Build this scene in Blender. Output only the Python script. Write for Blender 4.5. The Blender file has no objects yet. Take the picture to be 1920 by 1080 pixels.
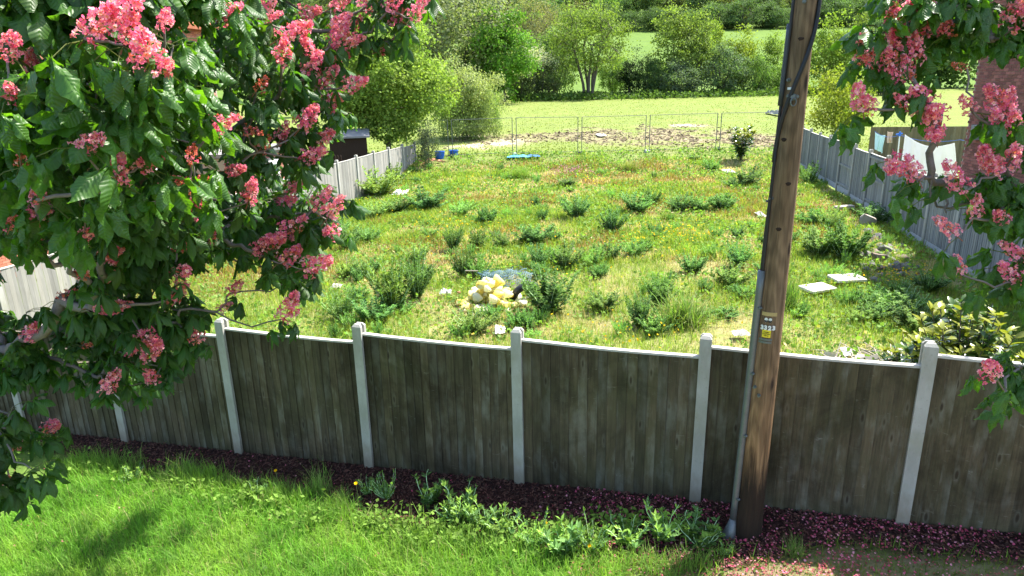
import bpy, math, random
import numpy as np
from mathutils import Vector, Matrix

# ------------------------------------------------------------------ camera, light, exposure
S = bpy.context.scene
COL = S.collection
CAM_H, FPX, PITCH, ROLL = 4.3, 1280.0, math.radians(16.9), math.radians(1.2)
cam_d = bpy.data.cameras.new("camera"); cam = bpy.data.objects.new("camera", cam_d); COL.objects.link(cam)
cam_d.sensor_width = 36.0; cam_d.lens = 24.0; cam_d.clip_start = 0.05; cam_d.clip_end = 3000
Fv = Vector((0, math.cos(PITCH), -math.sin(PITCH))); Dv = Vector((0, -math.sin(PITCH), -math.cos(PITCH))); Rv = Vector((1, 0, 0))
cr_, sr_ = math.cos(ROLL), math.sin(ROLL)
axx = Rv * cr_ + Dv * sr_
axd = -Rv * sr_ + Dv * cr_
M = Matrix.Identity(4)
for i in range(3):
    M[i][0] = axx[i]; M[i][1] = -axd[i]; M[i][2] = -Fv[i]
M[2][3] = CAM_H
cam.matrix_world = M
S.camera = cam

SUN_EL, SUN_AZ = math.radians(59), math.radians(53)      # azimuth from +Y towards +X
W = bpy.data.worlds.new("World"); S.world = W; W.use_nodes = True
nt = W.node_tree; nt.nodes.clear()
sky = nt.nodes.new("ShaderNodeTexSky"); sky.sky_type = 'NISHITA'; sky.sun_disc = False
sky.sun_elevation = SUN_EL; sky.sun_rotation = SUN_AZ; sky.dust_density = 1.5; sky.air_density = 1.0
bg = nt.nodes.new("ShaderNodeBackground"); bg.inputs[1].default_value = 0.15
wo = nt.nodes.new("ShaderNodeOutputWorld")
nt.links.new(sky.outputs[0], bg.inputs[0]); nt.links.new(bg.outputs[0], wo.inputs[0])
sl = bpy.data.lights.new("sun", 'SUN'); sl.energy = 5.0; sl.angle = math.radians(0.53); sl.color = (1.0, 0.95, 0.86)
sun = bpy.data.objects.new("sun", sl); COL.objects.link(sun)
SUNV = Vector((math.sin(SUN_AZ) * math.cos(SUN_EL), math.cos(SUN_AZ) * math.cos(SUN_EL), math.sin(SUN_EL)))
sun.rotation_euler = (-SUNV).to_track_quat('-Z', 'Y').to_euler(); sun.location = (20, 20, 60)
S.view_settings.view_transform = 'Standard'; S.view_settings.look = 'None'
S.view_settings.exposure = 1.72; S.view_settings.gamma = 1.0; S.view_settings.use_curve_mapping = False
S.cycles.max_bounces = 8; S.cycles.transmission_bounces = 4; S.cycles.diffuse_bounces = 4

rng = np.random.default_rng(7)
random.seed(7)
CAMP = np.array([0, 0, CAM_H])

# ------------------------------------------------------------------ helpers: geometry of the place
def ray(u, v):
    x = (u - 960) / FPX; y = (v - 540) / FPX
    xr = x * cr_ - y * sr_; yr = x * sr_ + y * cr_
    return np.array([xr, math.cos(PITCH) - math.sin(PITCH) * yr, -math.sin(PITCH) - math.cos(PITCH) * yr])

def at_depth(u, v, d): return CAMP + ray(u, v) * d

def at_y(u, v, Y):
    r = ray(u, v); return CAMP + r * (Y / r[1])

def hash2(ix, iy, s):
    h = (ix * 374761393 + iy * 668265263 + s * 1442695041) & 0x7fffffff
    h = ((h ^ (h >> 13)) * 1274126177) & 0x7fffffff
    return ((h ^ (h >> 16)) & 0xffff) / 65535.0

def vnoise(x, y, s=0):
    x = np.asarray(x, float); y = np.asarray(y, float)
    ix = np.floor(x).astype(np.int64); iy = np.floor(y).astype(np.int64)
    fx = x - ix; fy = y - iy; fx = fx * fx * (3 - 2 * fx); fy = fy * fy * (3 - 2 * fy)
    a = hash2(ix, iy, s); b = hash2(ix + 1, iy, s); c = hash2(ix, iy + 1, s); d = hash2(ix + 1, iy + 1, s)
    return (a * (1 - fx) + b * fx) * (1 - fy) + (c * (1 - fx) + d * fx) * fy

def fbm(x, y, s=0, o=3):
    t = 0; a = 1; n = 0
    for i in range(o):
        t = t + a * vnoise(x * 2 ** i, y * 2 ** i, s + i * 17); n += a; a *= 0.5
    return t / n

FA = np.array([-3.51, 7.78]); FD = np.array([0.952, -0.307]) ; FN = np.array([0.307, 0.952])
def fence_d(x, y): return (np.asarray(x) - FA[0]) * FN[0] + (np.asarray(y) - FA[1]) * FN[1]
def fence_z(x): return np.clip(0.062 * np.asarray(x, float) + 0.04, -0.75, 0.5)
def left_x(y): return -7.35 + (np.asarray(y) - 26) * 0.2
def right_x(y): return 12.2 + (np.asarray(y) - 22.1) * 0.203
def sstep(a, b, x): t = np.clip((np.asarray(x, float) - a) / (b - a), 0, 1); return t * t * (3 - 2 * t)

def hz(x, y):
    x = np.asarray(x, float); y = np.asarray(y, float)
    d = fence_d(x, y)
    zf = fence_z(x)
    zp = np.interp(x, [-30, -10, -5, 3, 12, 30], [-.7, -.6, -.5, -.25, -.33, -.2])
    z = zf + (zp - zf) * sstep(0.1, 5, d)
    zy = np.interp(y, [30, 34, 38, 60, 90, 118, 132, 260, 480, 700], [-.3, -.2, .35, 1.0, 1.5, 1.8, 3.2, 21, 66, 80])
    z = z + (zy - z) * sstep(30, 38, y)
    z = z + (fbm(x * .8, y * .8, 3) - .5) * .10 * sstep(.3, 2, np.abs(d)) * np.clip(1 + (y - 30) / 60, 1, 4)
    return z

def ground_at(u, v):
    r = ray(u, v); t = 3.0
    while t < 600:
        p = CAMP + r * t
        if p[2] < hz(p[0], p[1]): break
        t *= 1.01
    lo, hi = t / 1.01, t
    for _ in range(20):
        m = (lo + hi) / 2; p = CAMP + r * m
        if p[2] < hz(p[0], p[1]): hi = m
        else: lo = m
    p = CAMP + r * hi
    p[2] = float(hz(p[0], p[1])); return p

# ------------------------------------------------------------------ helpers: meshes
class MB:
    """collects polygons: verts, loops, counts, colour per vertex, uv per vertex, material index per face"""
    def __init__(s): s.V = []; s.L = []; s.C = []; s.K = []; s.U = []; s.M = []; s.n = 0
    def add(s, V, faces=None, col=(1, 1, 1), uv=None, mi=0, loops=None, counts=None):
        V = np.asarray(V, float).reshape(-1, 3)
        if faces is not None:
            counts = np.array([len(f) for f in faces]); loops = np.array([i for f in faces for i in f])
        s.V.append(V); s.L.append(np.asarray(loops) + s.n); s.C.append(np.asarray(counts))
        c = np.asarray(col, float)
        s.K.append(np.broadcast_to(c, (len(V), 3)) if c.ndim == 1 else c)
        s.U.append(np.zeros((len(V), 2)) if uv is None else uv)
        m = np.asarray(mi); s.M.append(np.full(len(counts), int(m)) if m.ndim == 0 else m)
        s.n += len(V)
        return s
    def arrays(s):
        return (np.concatenate(s.V), np.concatenate(s.L), np.concatenate(s.C), np.concatenate(s.K), np.concatenate(s.U), np.concatenate(s.M))
    def bake(s, A, R, T, sc=None, tint=None):
        """N copies of the arrays A with rotation matrices R (N,3,3), positions T, scales, tints"""
        V, L, C, K, U, Mi = A
        N = len(T)
        if N == 0: return s
        v = V[None] if sc is None else V[None] * np.asarray(sc).reshape(N, 1, -1)
        v = np.einsum('nij,nvj->nvi', R, np.broadcast_to(v, (N,) + V.shape)) + np.asarray(T)[:, None]
        l = (L[None] + (np.arange(N) * len(V))[:, None]).reshape(-1)
        k = np.broadcast_to(K[None], (N,) + K.shape)
        if tint is not None: k = k * np.asarray(tint)[:, None, :]
        return s.add(v.reshape(-1, 3), col=k.reshape(-1, 3), uv=np.tile(U, (N, 1)), mi=np.tile(Mi, N), loops=l, counts=np.tile(C, N))
    def box(s, c, size, R=None, col=(1, 1, 1), mi=0, taper=1.0):
        x, y, z = np.asarray(size) / 2
        V = np.array([[-x, -y, -z], [x, -y, -z], [x, y, -z], [-x, y, -z], [-x * taper, -y * taper, z], [x * taper, -y * taper, z], [x * taper, y * taper, z], [-x * taper, y * taper, z]])
        if R is not None: V = V @ np.asarray(R).T
        return s.add(V + np.asarray(c), [(3, 2, 1, 0), (4, 5, 6, 7), (0, 1, 5, 4), (1, 2, 6, 5), (2, 3, 7, 6), (3, 0, 4, 7)], col, mi=mi)
    def tube(s, P, r, n=6, col=(1, 1, 1), mi=0, caps=True):
        P = np.asarray(P, float); m = len(P); r = np.broadcast_to(np.asarray(r, float), (m,))
        t = np.gradient(P, axis=0); t /= np.linalg.norm(t, axis=1, keepdims=True) + 1e-9
        ref = np.where(np.abs(t[:, 2:3]) < .9, [[0, 0, 1.]], [[1., 0, 0]])
        if np.abs(t[:, 2]).max() >= .9: ref = np.broadcast_to([[0.31, .95, 0.05]], t.shape)
        a = np.cross(t, ref); a /= np.linalg.norm(a, axis=1, keepdims=True) + 1e-9; b = np.cross(t, a)
        th = np.arange(n) * 2 * math.pi / n
        V = (P[:, None] + r[:, None, None] * (np.cos(th)[None, :, None] * a[:, None] + np.sin(th)[None, :, None] * b[:, None])).reshape(-1, 3)
        i = np.arange(m - 1)[:, None] * n; j = np.arange(n)[None]; k = (j + 1) % n
        q = np.stack([i + j, i + n + j, i + n + k, i + k], -1).reshape(-1)
        cnt = [4] * ((m - 1) * n); L = q.tolist()
        if caps: L += list(range(n)); L += [(m - 1) * n + x for x in range(n - 1, -1, -1)]; cnt += [n, n]
        arc = np.repeat(np.linspace(0, 1, m), n)
        return s.add(V, col=col, uv=np.stack([np.tile(np.arange(n) / n, m), arc], 1), mi=mi, loops=np.array(L), counts=np.array(cnt))
    def mesh(s, name, mats, smooth=False):
        V, L, C, K, U, Mi = s.arrays()
        me = bpy.data.meshes.new(name)
        me.vertices.add(len(V)); me.vertices.foreach_set("co", V.astype(np.float32).ravel())
        me.loops.add(len(L)); me.loops.foreach_set("vertex_index", L.astype(np.int32))
        me.polygons.add(len(C)); st = np.concatenate([[0], np.cumsum(C)[:-1]])
        me.polygons.foreach_set("loop_start", st.astype(np.int32))
        me.polygons.foreach_set("material_index", Mi.astype(np.int32))
        me.polygons.foreach_set("use_smooth", np.full(len(C), bool(smooth)))
        for m in (mats if isinstance(mats, (list, tuple)) else [mats]): me.materials.append(m)
        ca = me.attributes.new("col", 'FLOAT_COLOR', 'POINT')
        ca.data.foreach_set("color", np.concatenate([K, np.ones((len(K), 1))], 1).astype(np.float32).ravel())
        uv = me.uv_layers.new(name="uv"); uv.data.foreach_set("uv", U[L].astype(np.float32).ravel())
        me.update(calc_edges=True); me.validate()
        return me

def link(name, me, parent=None, loc=None, R=None, sc=None):
    o = bpy.data.objects.new(name, me); COL.objects.link(o)
    if parent is not None: o.parent = parent
    if loc is not None or R is not None:
        m = Matrix.Identity(4)
        if R is not None:
            for i in range(3):
                for j in range(3): m[i][j] = float(R[i][j])
        if sc is not None: m = m @ Matrix.Diagonal((sc, sc, sc, 1)) if np.ndim(sc) == 0 else m @ Matrix.Diagonal((*map(float, sc), 1))
        if loc is not None: m.translation = Vector([float(a) for a in loc])
        o.matrix_local = m
    return o
def tag(o, label=None, cat=None, group=None, kind=None):
    if label: o["label"] = label
    if cat: o["category"] = cat
    if group: o["group"] = group
    if kind: o["kind"] = kind
    return o
def empty(name, loc, label, cat, group=None, rz=0):
    o = bpy.data.objects.new(name, None); COL.objects.link(o); o.empty_display_size = .2
    o.location = [float(a) for a in loc]; o.rotation_euler = (0, 0, rz)
    return tag(o, label, cat, group)
def rotz(a): c, s = math.cos(a), math.sin(a); return np.array([[c, -s, 0], [s, c, 0], [0, 0, 1.]])
def rotx(a): c, s = math.cos(a), math.sin(a); return np.array([[1, 0, 0], [0, c, -s], [0, s, c]])
def roty(a): c, s = math.cos(a), math.sin(a); return np.array([[c, 0, s], [0, 1, 0], [-s, 0, c]])
def rotz_n(a):
    c, s = np.cos(a), np.sin(a); R = np.zeros((len(a), 3, 3)); R[:, 0, 0] = c; R[:, 0, 1] = -s; R[:, 1, 0] = s; R[:, 1, 1] = c; R[:, 2, 2] = 1; return R
def frames(y, z):
    """rotation matrices with local Y along y and local Z near z"""
    y = y / (np.linalg.norm(y, axis=-1, keepdims=True) + 1e-9)
    x = np.cross(y, z); x /= np.linalg.norm(x, axis=-1, keepdims=True) + 1e-9
    return np.stack([x, y, np.cross(x, y)], -1)
def unit(n, r=None):
    v = (r or rng).normal(size=(n, 3)); return v / np.linalg.norm(v, axis=1, keepdims=True)

# ------------------------------------------------------------------ helpers: materials
class NT:
    def __init__(s, name):
        s.m = bpy.data.materials.new(name); s.m.use_nodes = True; s.t = s.m.node_tree; s.t.nodes.clear()
        s.out = s.t.nodes.new("ShaderNodeOutputMaterial")
    def n(s, t, **k):
        x = s.t.nodes.new("ShaderNode" + t)
        for a, b in k.items(): setattr(x, a, b)
        return x
    def l(s, a, b): s.t.links.new(a, b)
    def set(s, node, key, v):
        if hasattr(v, "is_output") or isinstance(v, bpy.types.NodeSocket): s.l(v, node.inputs[key])
        else:
            i = node.inputs[key]
            if hasattr(i.default_value, "__len__") and hasattr(v, "__len__") and len(i.default_value) == 4 and len(v) == 3: v = (*v, 1)
            i.default_value = v
    def mix(s, f, a, b, mode='MIX'):
        x = s.n("MixRGB", blend_type=mode); s.set(x, 0, f); s.set(x, 1, a); s.set(x, 2, b); return x.outputs[0]
    def math(s, op, a, b=0.0, clamp=False):
        x = s.n("Math", operation=op, use_clamp=clamp); s.set(x, 0, a); s.set(x, 1, b); return x.outputs[0]
    def noise(s, vec, scale, detail=4, rough=.55, dist=0.0):
        x = s.n("TexNoise"); s.l(vec, x.inputs["Vector"]) if vec is not None else None
        x.inputs["Scale"].default_value = scale; x.inputs["Detail"].default_value = detail
        x.inputs["Roughness"].default_value = rough; x.inputs["Distortion"].default_value = dist
        return x.outputs[0]
    def ramp(s, f, stops):
        x = s.n("ValToRGB"); e = x.color_ramp.elements
        while len(e) < len(stops): e.new(.5)
        for q, (p, c) in zip(e, stops): q.position = p; q.color = (*c, 1) if len(c) == 3 else c
        s.l(f, x.inputs[0]); return x.outputs[0]
    def coord(s, kind="Object", scale=(1, 1, 1), offset=None):
        c = s.n("TexCoord"); mp = s.n("Mapping"); s.l(c.outputs[kind], mp.inputs[0]); mp.inputs["Scale"].default_value = scale
        if offset is not None: s.l(offset, mp.inputs["Location"])
        return mp.outputs[0]
    def attr(s, name="col"): return s.n("Attribute", attribute_name=name).outputs["Color"]
    def bump(s, h, strength=.5, dist=.01):
        b = s.n("Bump"); b.inputs["Strength"].default_value = strength; b.inputs["Distance"].default_value = dist; s.l(h, b.inputs["Height"]); return b.outputs[0]
    def principled(s, col, rough=.7, spec=.3, metal=0.0, normal=None):
        p = s.n("BsdfPrincipled"); s.set(p, "Base Color", col); s.set(p, "Roughness", rough); s.set(p, "Specular IOR Level", spec); s.set(p, "Metallic", metal)
        if normal is not None: s.l(normal, p.inputs["Normal"])
        return p.outputs[0]
    def done(s, sh): s.l(sh, s.out.inputs[0]); return s.m

def leaf_mat(name, base, trans=.4, rough=.5, spec=.35, tcol=(1.25, 1.35, .5), objcol=False, veins=False, noise_amt=.35):
    t = NT(name)
    c = t.mix(1.0, t.attr(), base, 'MULTIPLY')
    oi = t.n("ObjectInfo")
    if objcol: c = t.mix(1.0, c, oi.outputs["Color"], 'MULTIPLY')
    g = t.n("NewGeometry")
    nz = t.noise(g.outputs["Position"], 2.3 if not veins else 7.0, 3)
    c = t.mix(noise_amt, c, t.mix(1.0, c, t.ramp(nz, [(.3, (.45, .5, .4)), (.7, (1.5, 1.5, 1.4))]), 'MULTIPLY'))
    nrm = None
    if veins:
        uvn = t.n("UVMap"); sx = t.n("SeparateXYZ"); t.l(uvn.outputs[0], sx.inputs[0])
        au = t.math('ABSOLUTE', sx.outputs[0])
        ph = t.math('SUBTRACT', sx.outputs[1], t.math('MULTIPLY', au, .75))
        w = t.math('SINE', t.math('MULTIPLY', ph, 520.0))
        rib = t.math('SUBTRACT', 1.0, t.math('MULTIPLY', au, 260.0), True)
        hgt = t.math('ADD', t.math('MULTIPLY', w, .5), t.math('MULTIPLY', rib, -1.0))
        nrm = t.bump(hgt, .6, .0016)
        c = t.mix(t.math('MULTIPLY', t.math('ADD', rib, t.math('MULTIPLY', t.math('GREATER_THAN', w, .8), .3), True), .5), c, t.mix(1.0, c, (1.7, 1.55, 1.3), 'MULTIPLY'))
        # upper face darker and glossier than the underside
        c2 = t.mix(1.0, c, (1.35, 1.25, 1.5), 'MULTIPLY')
        c = t.mix(g.outputs["Backfacing"], c, c2)
    p = t.principled(c, rough, spec, 0.0, nrm)
    tr = t.n("BsdfTranslucent"); t.l(t.mix(1.0, c, tcol, 'MULTIPLY'), tr.inputs[0])
    if nrm is not None: t.l(nrm, tr.inputs["Normal"])
    mx = t.n("MixShader"); mx.inputs[0].default_value = trans; t.l(p, mx.inputs[1]); t.l(tr.outputs[0], mx.inputs[2])
    return t.done(mx.outputs[0])

def simple_mat(name, col, rough=.7, spec=.3, metal=0.0, noise_scale=6.0, amt=.35, bump=.2, bdist=.01, attr=False, coords="Object", stretch=(1, 1, 1), rnd=0.0):
    t = NT(name)
    c = t.coord(coords, stretch)
    n1 = t.noise(c, noise_scale, 6, .6); n2 = t.noise(c, noise_scale * 6.7, 4, .6)
    base = t.mix(1.0, t.attr(), col, 'MULTIPLY') if attr else col
    k = t.mix(.5, t.ramp(n1, [(.25, (1 - amt,) * 3), (.75, (1 + amt,) * 3)]), t.ramp(n2, [(.25, (1 - amt,) * 3), (.75, (1 + amt,) * 3)]))
    cc = t.mix(1.0, base, k, 'MULTIPLY')
    if rnd:
        oi = t.n("ObjectInfo"); rr = t.ramp(oi.outputs["Random"], [(0, (1 - rnd,) * 3), (1, (1 + rnd,) * 3)]); cc = t.mix(1.0, cc, rr, 'MULTIPLY')
    return t.done(t.principled(cc, rough, spec, metal, t.bump(n2, bump, bdist)))

def board_mat(name, c1, c2, green, light=.5, dark=.5):
    """weathered vertical fence boards: grain along Z, knots, algae, a tone per board"""
    t = NT(name)
    oi = t.n("ObjectInfo")
    off = t.n("CombineXYZ"); t.l(t.math('MULTIPLY', oi.outputs["Random"], 37.0), off.inputs[0]); t.l(t.math('MULTIPLY', oi.outputs["Random"], 91.0), off.inputs[2])
    vg = t.coord("Object", (22, 22, .9), off.outputs[0]); vl = t.coord("Object", (3, 3, 1.1), off.outputs[0])
    gn = t.noise(vg, 2.2, 6, .65, .6); ln = t.noise(vl, 1.6, 5, .6)
    g = t.n("NewGeometry")
    wn = t.noise(g.outputs["Position"], 1.1, 5, .6)
    c = t.mix(t.ramp(gn, [(.3, (0, 0, 0)), (.72, (1, 1, 1))]), c1, c2)
    c = t.mix(t.ramp(wn, [(.42, (0, 0, 0)), (.68, (.8, .8, .8))]), c, green)
    c = t.mix(t.math('MULTIPLY', t.ramp(ln, [(.50, (0, 0, 0)), (.72, (1, 1, 1))]), light), c, (.26, .265, .22))
    c = t.mix(t.math('MULTIPLY', t.ramp(ln, [(.25, (1, 1, 1)), (.46, (0, 0, 0))]), dark), c, (.025, .022, .016))
    st = t.noise(t.n("NewGeometry").outputs["Position"], .9, 6, .7, .8); c = t.mix(t.math('MULTIPLY', t.ramp(st, [(.48, (0, 0, 0)), (.66, (1, 1, 1))]), dark), c, t.mix(1.0, c, (.42, .39, .36), 'MULTIPLY'))
    sc_ = t.noise(t.coord("Object", (5, 5, 16), off.outputs[0]), 1.3, 5, .7, 1.0); c = t.mix(t.math('MULTIPLY', t.ramp(sc_, [(.63, (0, 0, 0)), (.74, (1, 1, 1))]), light), c, (.30, .30, .25))
    vk = t.n("TexVoronoi"); vk.inputs["Scale"].default_value = 1.0; t.l(t.coord("Object", (8, 8, 2.2), off.outputs[0]), vk.inputs["Vector"]); vk.inputs["Randomness"].default_value = 1.0
    kn = t.ramp(vk.outputs["Distance"], [(.05, (1, 1, 1)), (.11, (0, 0, 0))]); ring = t.ramp(vk.outputs["Distance"], [(.08, (0, 0, 0)), (.13, (1, 1, 1)), (.24, (0, 0, 0))])
    c = t.mix(t.math('MULTIPLY', ring, .12), c, (.30, .30, .25)); c = t.mix(t.math('MULTIPLY', kn, .8), c, (.03, .022, .015))
    rr = t.ramp(oi.outputs["Random"], [(0, (.74, .74, .74)), (.5, (1, 1, 1)), (1, (1.25, 1.22, 1.18))])
    c = t.mix(1.0, c, rr, 'MULTIPLY')
    return t.done(t.principled(c, .85, .15, 0, t.bump(gn, .5, .004)))

M_leaf = leaf_mat("chestnut_leaf", (.052, .128, .020), .43, .42, .40, (1.7, 1.9, .25), veins=True)
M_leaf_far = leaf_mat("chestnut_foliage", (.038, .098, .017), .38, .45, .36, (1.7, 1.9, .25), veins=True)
M_petal = leaf_mat("pink_petal", (1, 1, 1), .45, .7, .12, (1.2, 1.0, 1.0), noise_amt=.15)
M_treeleaf = leaf_mat("tree_leaf", (1, 1, 1), .40, .7, .12, (1.2, 1.3, .6), objcol=True)
M_grass = leaf_mat("grass_blade", (1, 1, 1), .45, .6, .18, (1.2, 1.25, .6), noise_amt=.3)
M_weed = leaf_mat("weed_leaf", (1, 1, 1), .32, .7, .10, (1.2, 1.3, .6), objcol=True)
M_glossy = leaf_mat("laurel_leaf", (1, 1, 1), .28, .22, .6, (1.3, 1.4, .5), noise_amt=.2)
M_bark = simple_mat("bark", (.11, .095, .078), .9, .15, 0, 9, .45, .5, .02)
M_twig = simple_mat("twig_bark", (.17, .145, .125), .85, .2, 0, 12, .4, .4, .01)
M_board = board_mat("weathered_boards", (.054, .043, .026), (.118, .095, .058), (.068, .066, .032), .42, .75)
M_board_pale = board_mat("pale_fence_boards", (.22, .21, .19), (.36, .35, .32), (.25, .24, .21), .2, .12)
M_board_grey = board_mat("grey_fence_boards", (.17, .175, .17), (.31, .32, .315), (.20, .21, .20), .45, .12)
M_board_brown = board_mat("brown_garden_boards", (.12, .09, .055), (.22, .17, .11), (.15, .12, .07), .3, .2)
M_cap = simple_mat("bleached_cap_rail", (.42, .40, .355), .85, .2, 0, 3, .22, .3, .004, stretch=(1, 6, 6))
def conc_mat():
    t = NT("post_concrete"); P = t.n("NewGeometry").outputs["Position"]
    v = t.coord("Object", (1, 1, .35)); n1 = t.noise(v, 5, 6, .65); n2 = t.noise(P, 38, 4, .6); n3 = t.noise(P, 1.7, 5, .6)
    c = t.mix(t.ramp(n1, [(.35, (0, 0, 0)), (.7, (1, 1, 1))]), (.30, .295, .26), (.43, .42, .385))
    c = t.mix(t.ramp(n3, [(.5, (0, 0, 0)), (.72, (.65, .65, .65))]), c, (.25, .25, .17))
    sx = t.n("SeparateXYZ"); tc = t.n("TexCoord"); t.l(tc.outputs["Object"], sx.inputs[0])
    low = t.ramp(t.math('ADD', sx.outputs[2], t.math('MULTIPLY', t.math('SUBTRACT', n1, .5), .5)), [(.18, (.8, .8, .8)), (.42, (0, 0, 0))])
    c = t.mix(low, c, (.24, .20, .14)); c = t.mix(t.ramp(n2, [(.62, (0, 0, 0)), (.72, (.5, .5, .5))]), c, (.22, .22, .2))
    return t.done(t.principled(c, .92, .15, 0, t.bump(n2, .5, .003)))
M_conc = conc_mat()
M_conc_stone = simple_mat("gravel_board_concrete", (.36, .37, .37), .9, .2, 0, 7, .35, .5, .006)
M_steel = simple_mat("galvanised_steel", (.15, .165, .165), .5, .5, .55, 14, .25, .1, .002)
M_dull = simple_mat("dull_galvanised_tube", (.13, .14, .14), .65, .3, .2, 14, .25, .1, .002)
M_rubber = simple_mat("black_cable", (.018, .018, .02), .5, .4, 0, 10, .2, .1, .001)
M_white = simple_mat("white_enamel", (.72, .72, .70), .5, .4, 0, 30, .08, .1, .001)
M_yellow = simple_mat("yellow_plate", (.78, .62, .03), .5, .4, 0, 30, .1, .1, .001)
M_black = simple_mat("black_print", (.015, .015, .015), .6, .3, 0, 20, .1, .05, .001)
M_tan = simple_mat("tan_plate", (.42, .31, .13), .6, .3, 0, 20, .25, .1, .001)
M_foam = leaf_mat("foam_lump", (1, 1, 1), .5, .95, .05, (1, 1, .8), noise_amt=.08)
M_stone = simple_mat("rubble_stone", (1, 1, 1), .95, .15, 0, 6, .3, .7, .02, attr=True, rnd=.25)
M_brick = simple_mat("brick_face", (1, 1, 1), .9, .15, 0, 20, .22, .5, .004, attr=True, rnd=.22)
M_mortar = simple_mat("mortar", (.36, .31, .26), .95, .1, 0, 20, .15, .4, .004)
M_blue = simple_mat("blue_plastic", (.02, .12, .48), .45, .4, 0, 8, .15, .1, .004)
M_cloth = leaf_mat("white_cloth", (1, 1, 1), .3, .9, .1, (1, 1, 1), noise_amt=.03)
M_tile = simple_mat("roof_tile", (.30, .105, .055), .85, .2, 0, 5, .3, .4, .01)
M_glass = simple_mat("window_glass", (.05, .07, .08), .08, .8, 0, 3, .2, .0, .001)
M_upvc = simple_mat("white_frame", (.75, .75, .74), .4, .4, 0, 8, .06, .05, .001)
M_shed = simple_mat("dark_shed_timber", (.035, .022, .016), .85, .2, 0, 6, .4, .3, .006, stretch=(6, 6, 1))
M_felt = simple_mat("grey_roofing_felt", (.22, .22, .22), .9, .2, 0, 8, .2, .3, .004)
M_net = simple_mat("blue_grey_netting", (.10, .18, .21), .7, .3, 0, 8, .3, .1, .002)
M_stick = simple_mat("bleached_stick", (.38, .33, .27), .9, .2, 0, 10, .35, .3, .004)
M_litter = leaf_mat("mulch_chip", (1, 1, 1), .05, .85, .2, (1, 1, 1), noise_amt=.3)

# pole timber: dark creosote foot, brown above, checks along the grain
def pole_mat():
    t = NT("pole_timber")
    v = t.coord("Object", (14, 14, .55)); g1 = t.noise(v, 1.6, 8, .68, 1.2)
    v2 = t.coord("Object", (40, 40, .5)); g2 = t.noise(v2, 2.0, 4, .6, .2)
    vb = t.coord("Object", (1, 1, 1)); big = t.noise(vb, 1.5, 4)
    wv = t.n("TexWave", wave_type='RINGS', rings_direction='SPHERICAL'); t.l(t.coord("Object", (9, 9, 1.4)), wv.inputs[0]); wv.inputs["Scale"].default_value = .7; wv.inputs["Distortion"].default_value = 14; wv.inputs["Detail"].default_value = 3; wv.inputs["Detail Scale"].default_value = 1.2
    c = t.ramp(g1, [(.22, (.045, .029, .017)), (.42, (.15, .098, .056)), (.60, (.225, .152, .090)), (.8, (.34, .255, .165))])
    c = t.mix(.38, c, t.mix(1.0, c, t.ramp(wv.outputs["Fac"], [(0, (.45, .42, .4)), (1, (1.5, 1.45, 1.4))]), 'MULTIPLY'))
    c = t.mix(t.ramp(g2, [(.26, (1, 1, 1)), (.36, (0, 0, 0))]), c, (.012, .008, .006))
    sx = t.n("SeparateXYZ"); tc = t.n("TexCoord"); t.l(tc.outputs["Object"], sx.inputs[0])
    hz_ = t.math('ADD', sx.outputs[2], t.math('MULTIPLY', t.math('SUBTRACT', g1, .5), 1.0))
    foot = t.ramp(t.math('MULTIPLY', hz_, .5), [(.30, (1, 1, 1)), (.50, (0, 0, 0))])
    c = t.mix(t.math('MULTIPLY', foot, .93), c, (.010, .008, .007))
    c = t.mix(t.ramp(t.math('MULTIPLY', hz_, .2), [(.2, (.55, .55, .55)), (.5, (0, 0, 0))]), c, t.mix(1.0, c, (1.2, .95, .60), 'MULTIPLY'))
    vk = t.n("TexVoronoi"); t.l(t.coord("Object", (3.4, 3.4, 1.1)), vk.inputs["Vector"]); vk.inputs["Scale"].default_value = 1.3
    c = t.mix(t.ramp(vk.outputs["Distance"], [(.06, (.9, .9, .9)), (.13, (0, 0, 0))]), c, (.02, .012, .009))
    hb = t.math('ADD', g1, t.math('MULTIPLY', g2, .8))
    return t.done(t.principled(c, .8, .25, 0, t.bump(hb, .9, .012)))
M_pole = pole_mat()

# ------------------------------------------------------------------ the ground: one sheet to the hill crest
def ground_weights(x, y):
    d = fence_d(x, y); n = (fbm(x * 1.3, y * 1.3, 11) - .5)
    s = (x - FA[0]) * FD[0] + (y - FA[1]) * FD[1]                       # along the fence
    bed = np.interp(s, [-8, -4, 0, 2, 4, 5.5, 7, 9], [.45, .45, .60, .85, 1.15, 1.05, .45, .35]) + n * .5
    mulch = sstep(-.12, .12, d + bed) * (1 - sstep(.15, .8, d))
    petals = sstep(4.75, 5.35, s + n * .9) * (1 - mulch) * (1 - sstep(0, .2, d))
    plot = sstep(.1, .8, d) * (1 - sstep(36, 39, y + n * 3))
    inside = sstep(-.3, .3, x - left_x(y)) * (1 - sstep(-.3, .3, x - right_x(y)))
    pad = sstep(36, 39, y + n * 3) * (1 - sstep(108, 114, y + n * 6))
    return mulch, petals, plot * inside, pad, plot * (1 - inside)

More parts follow.
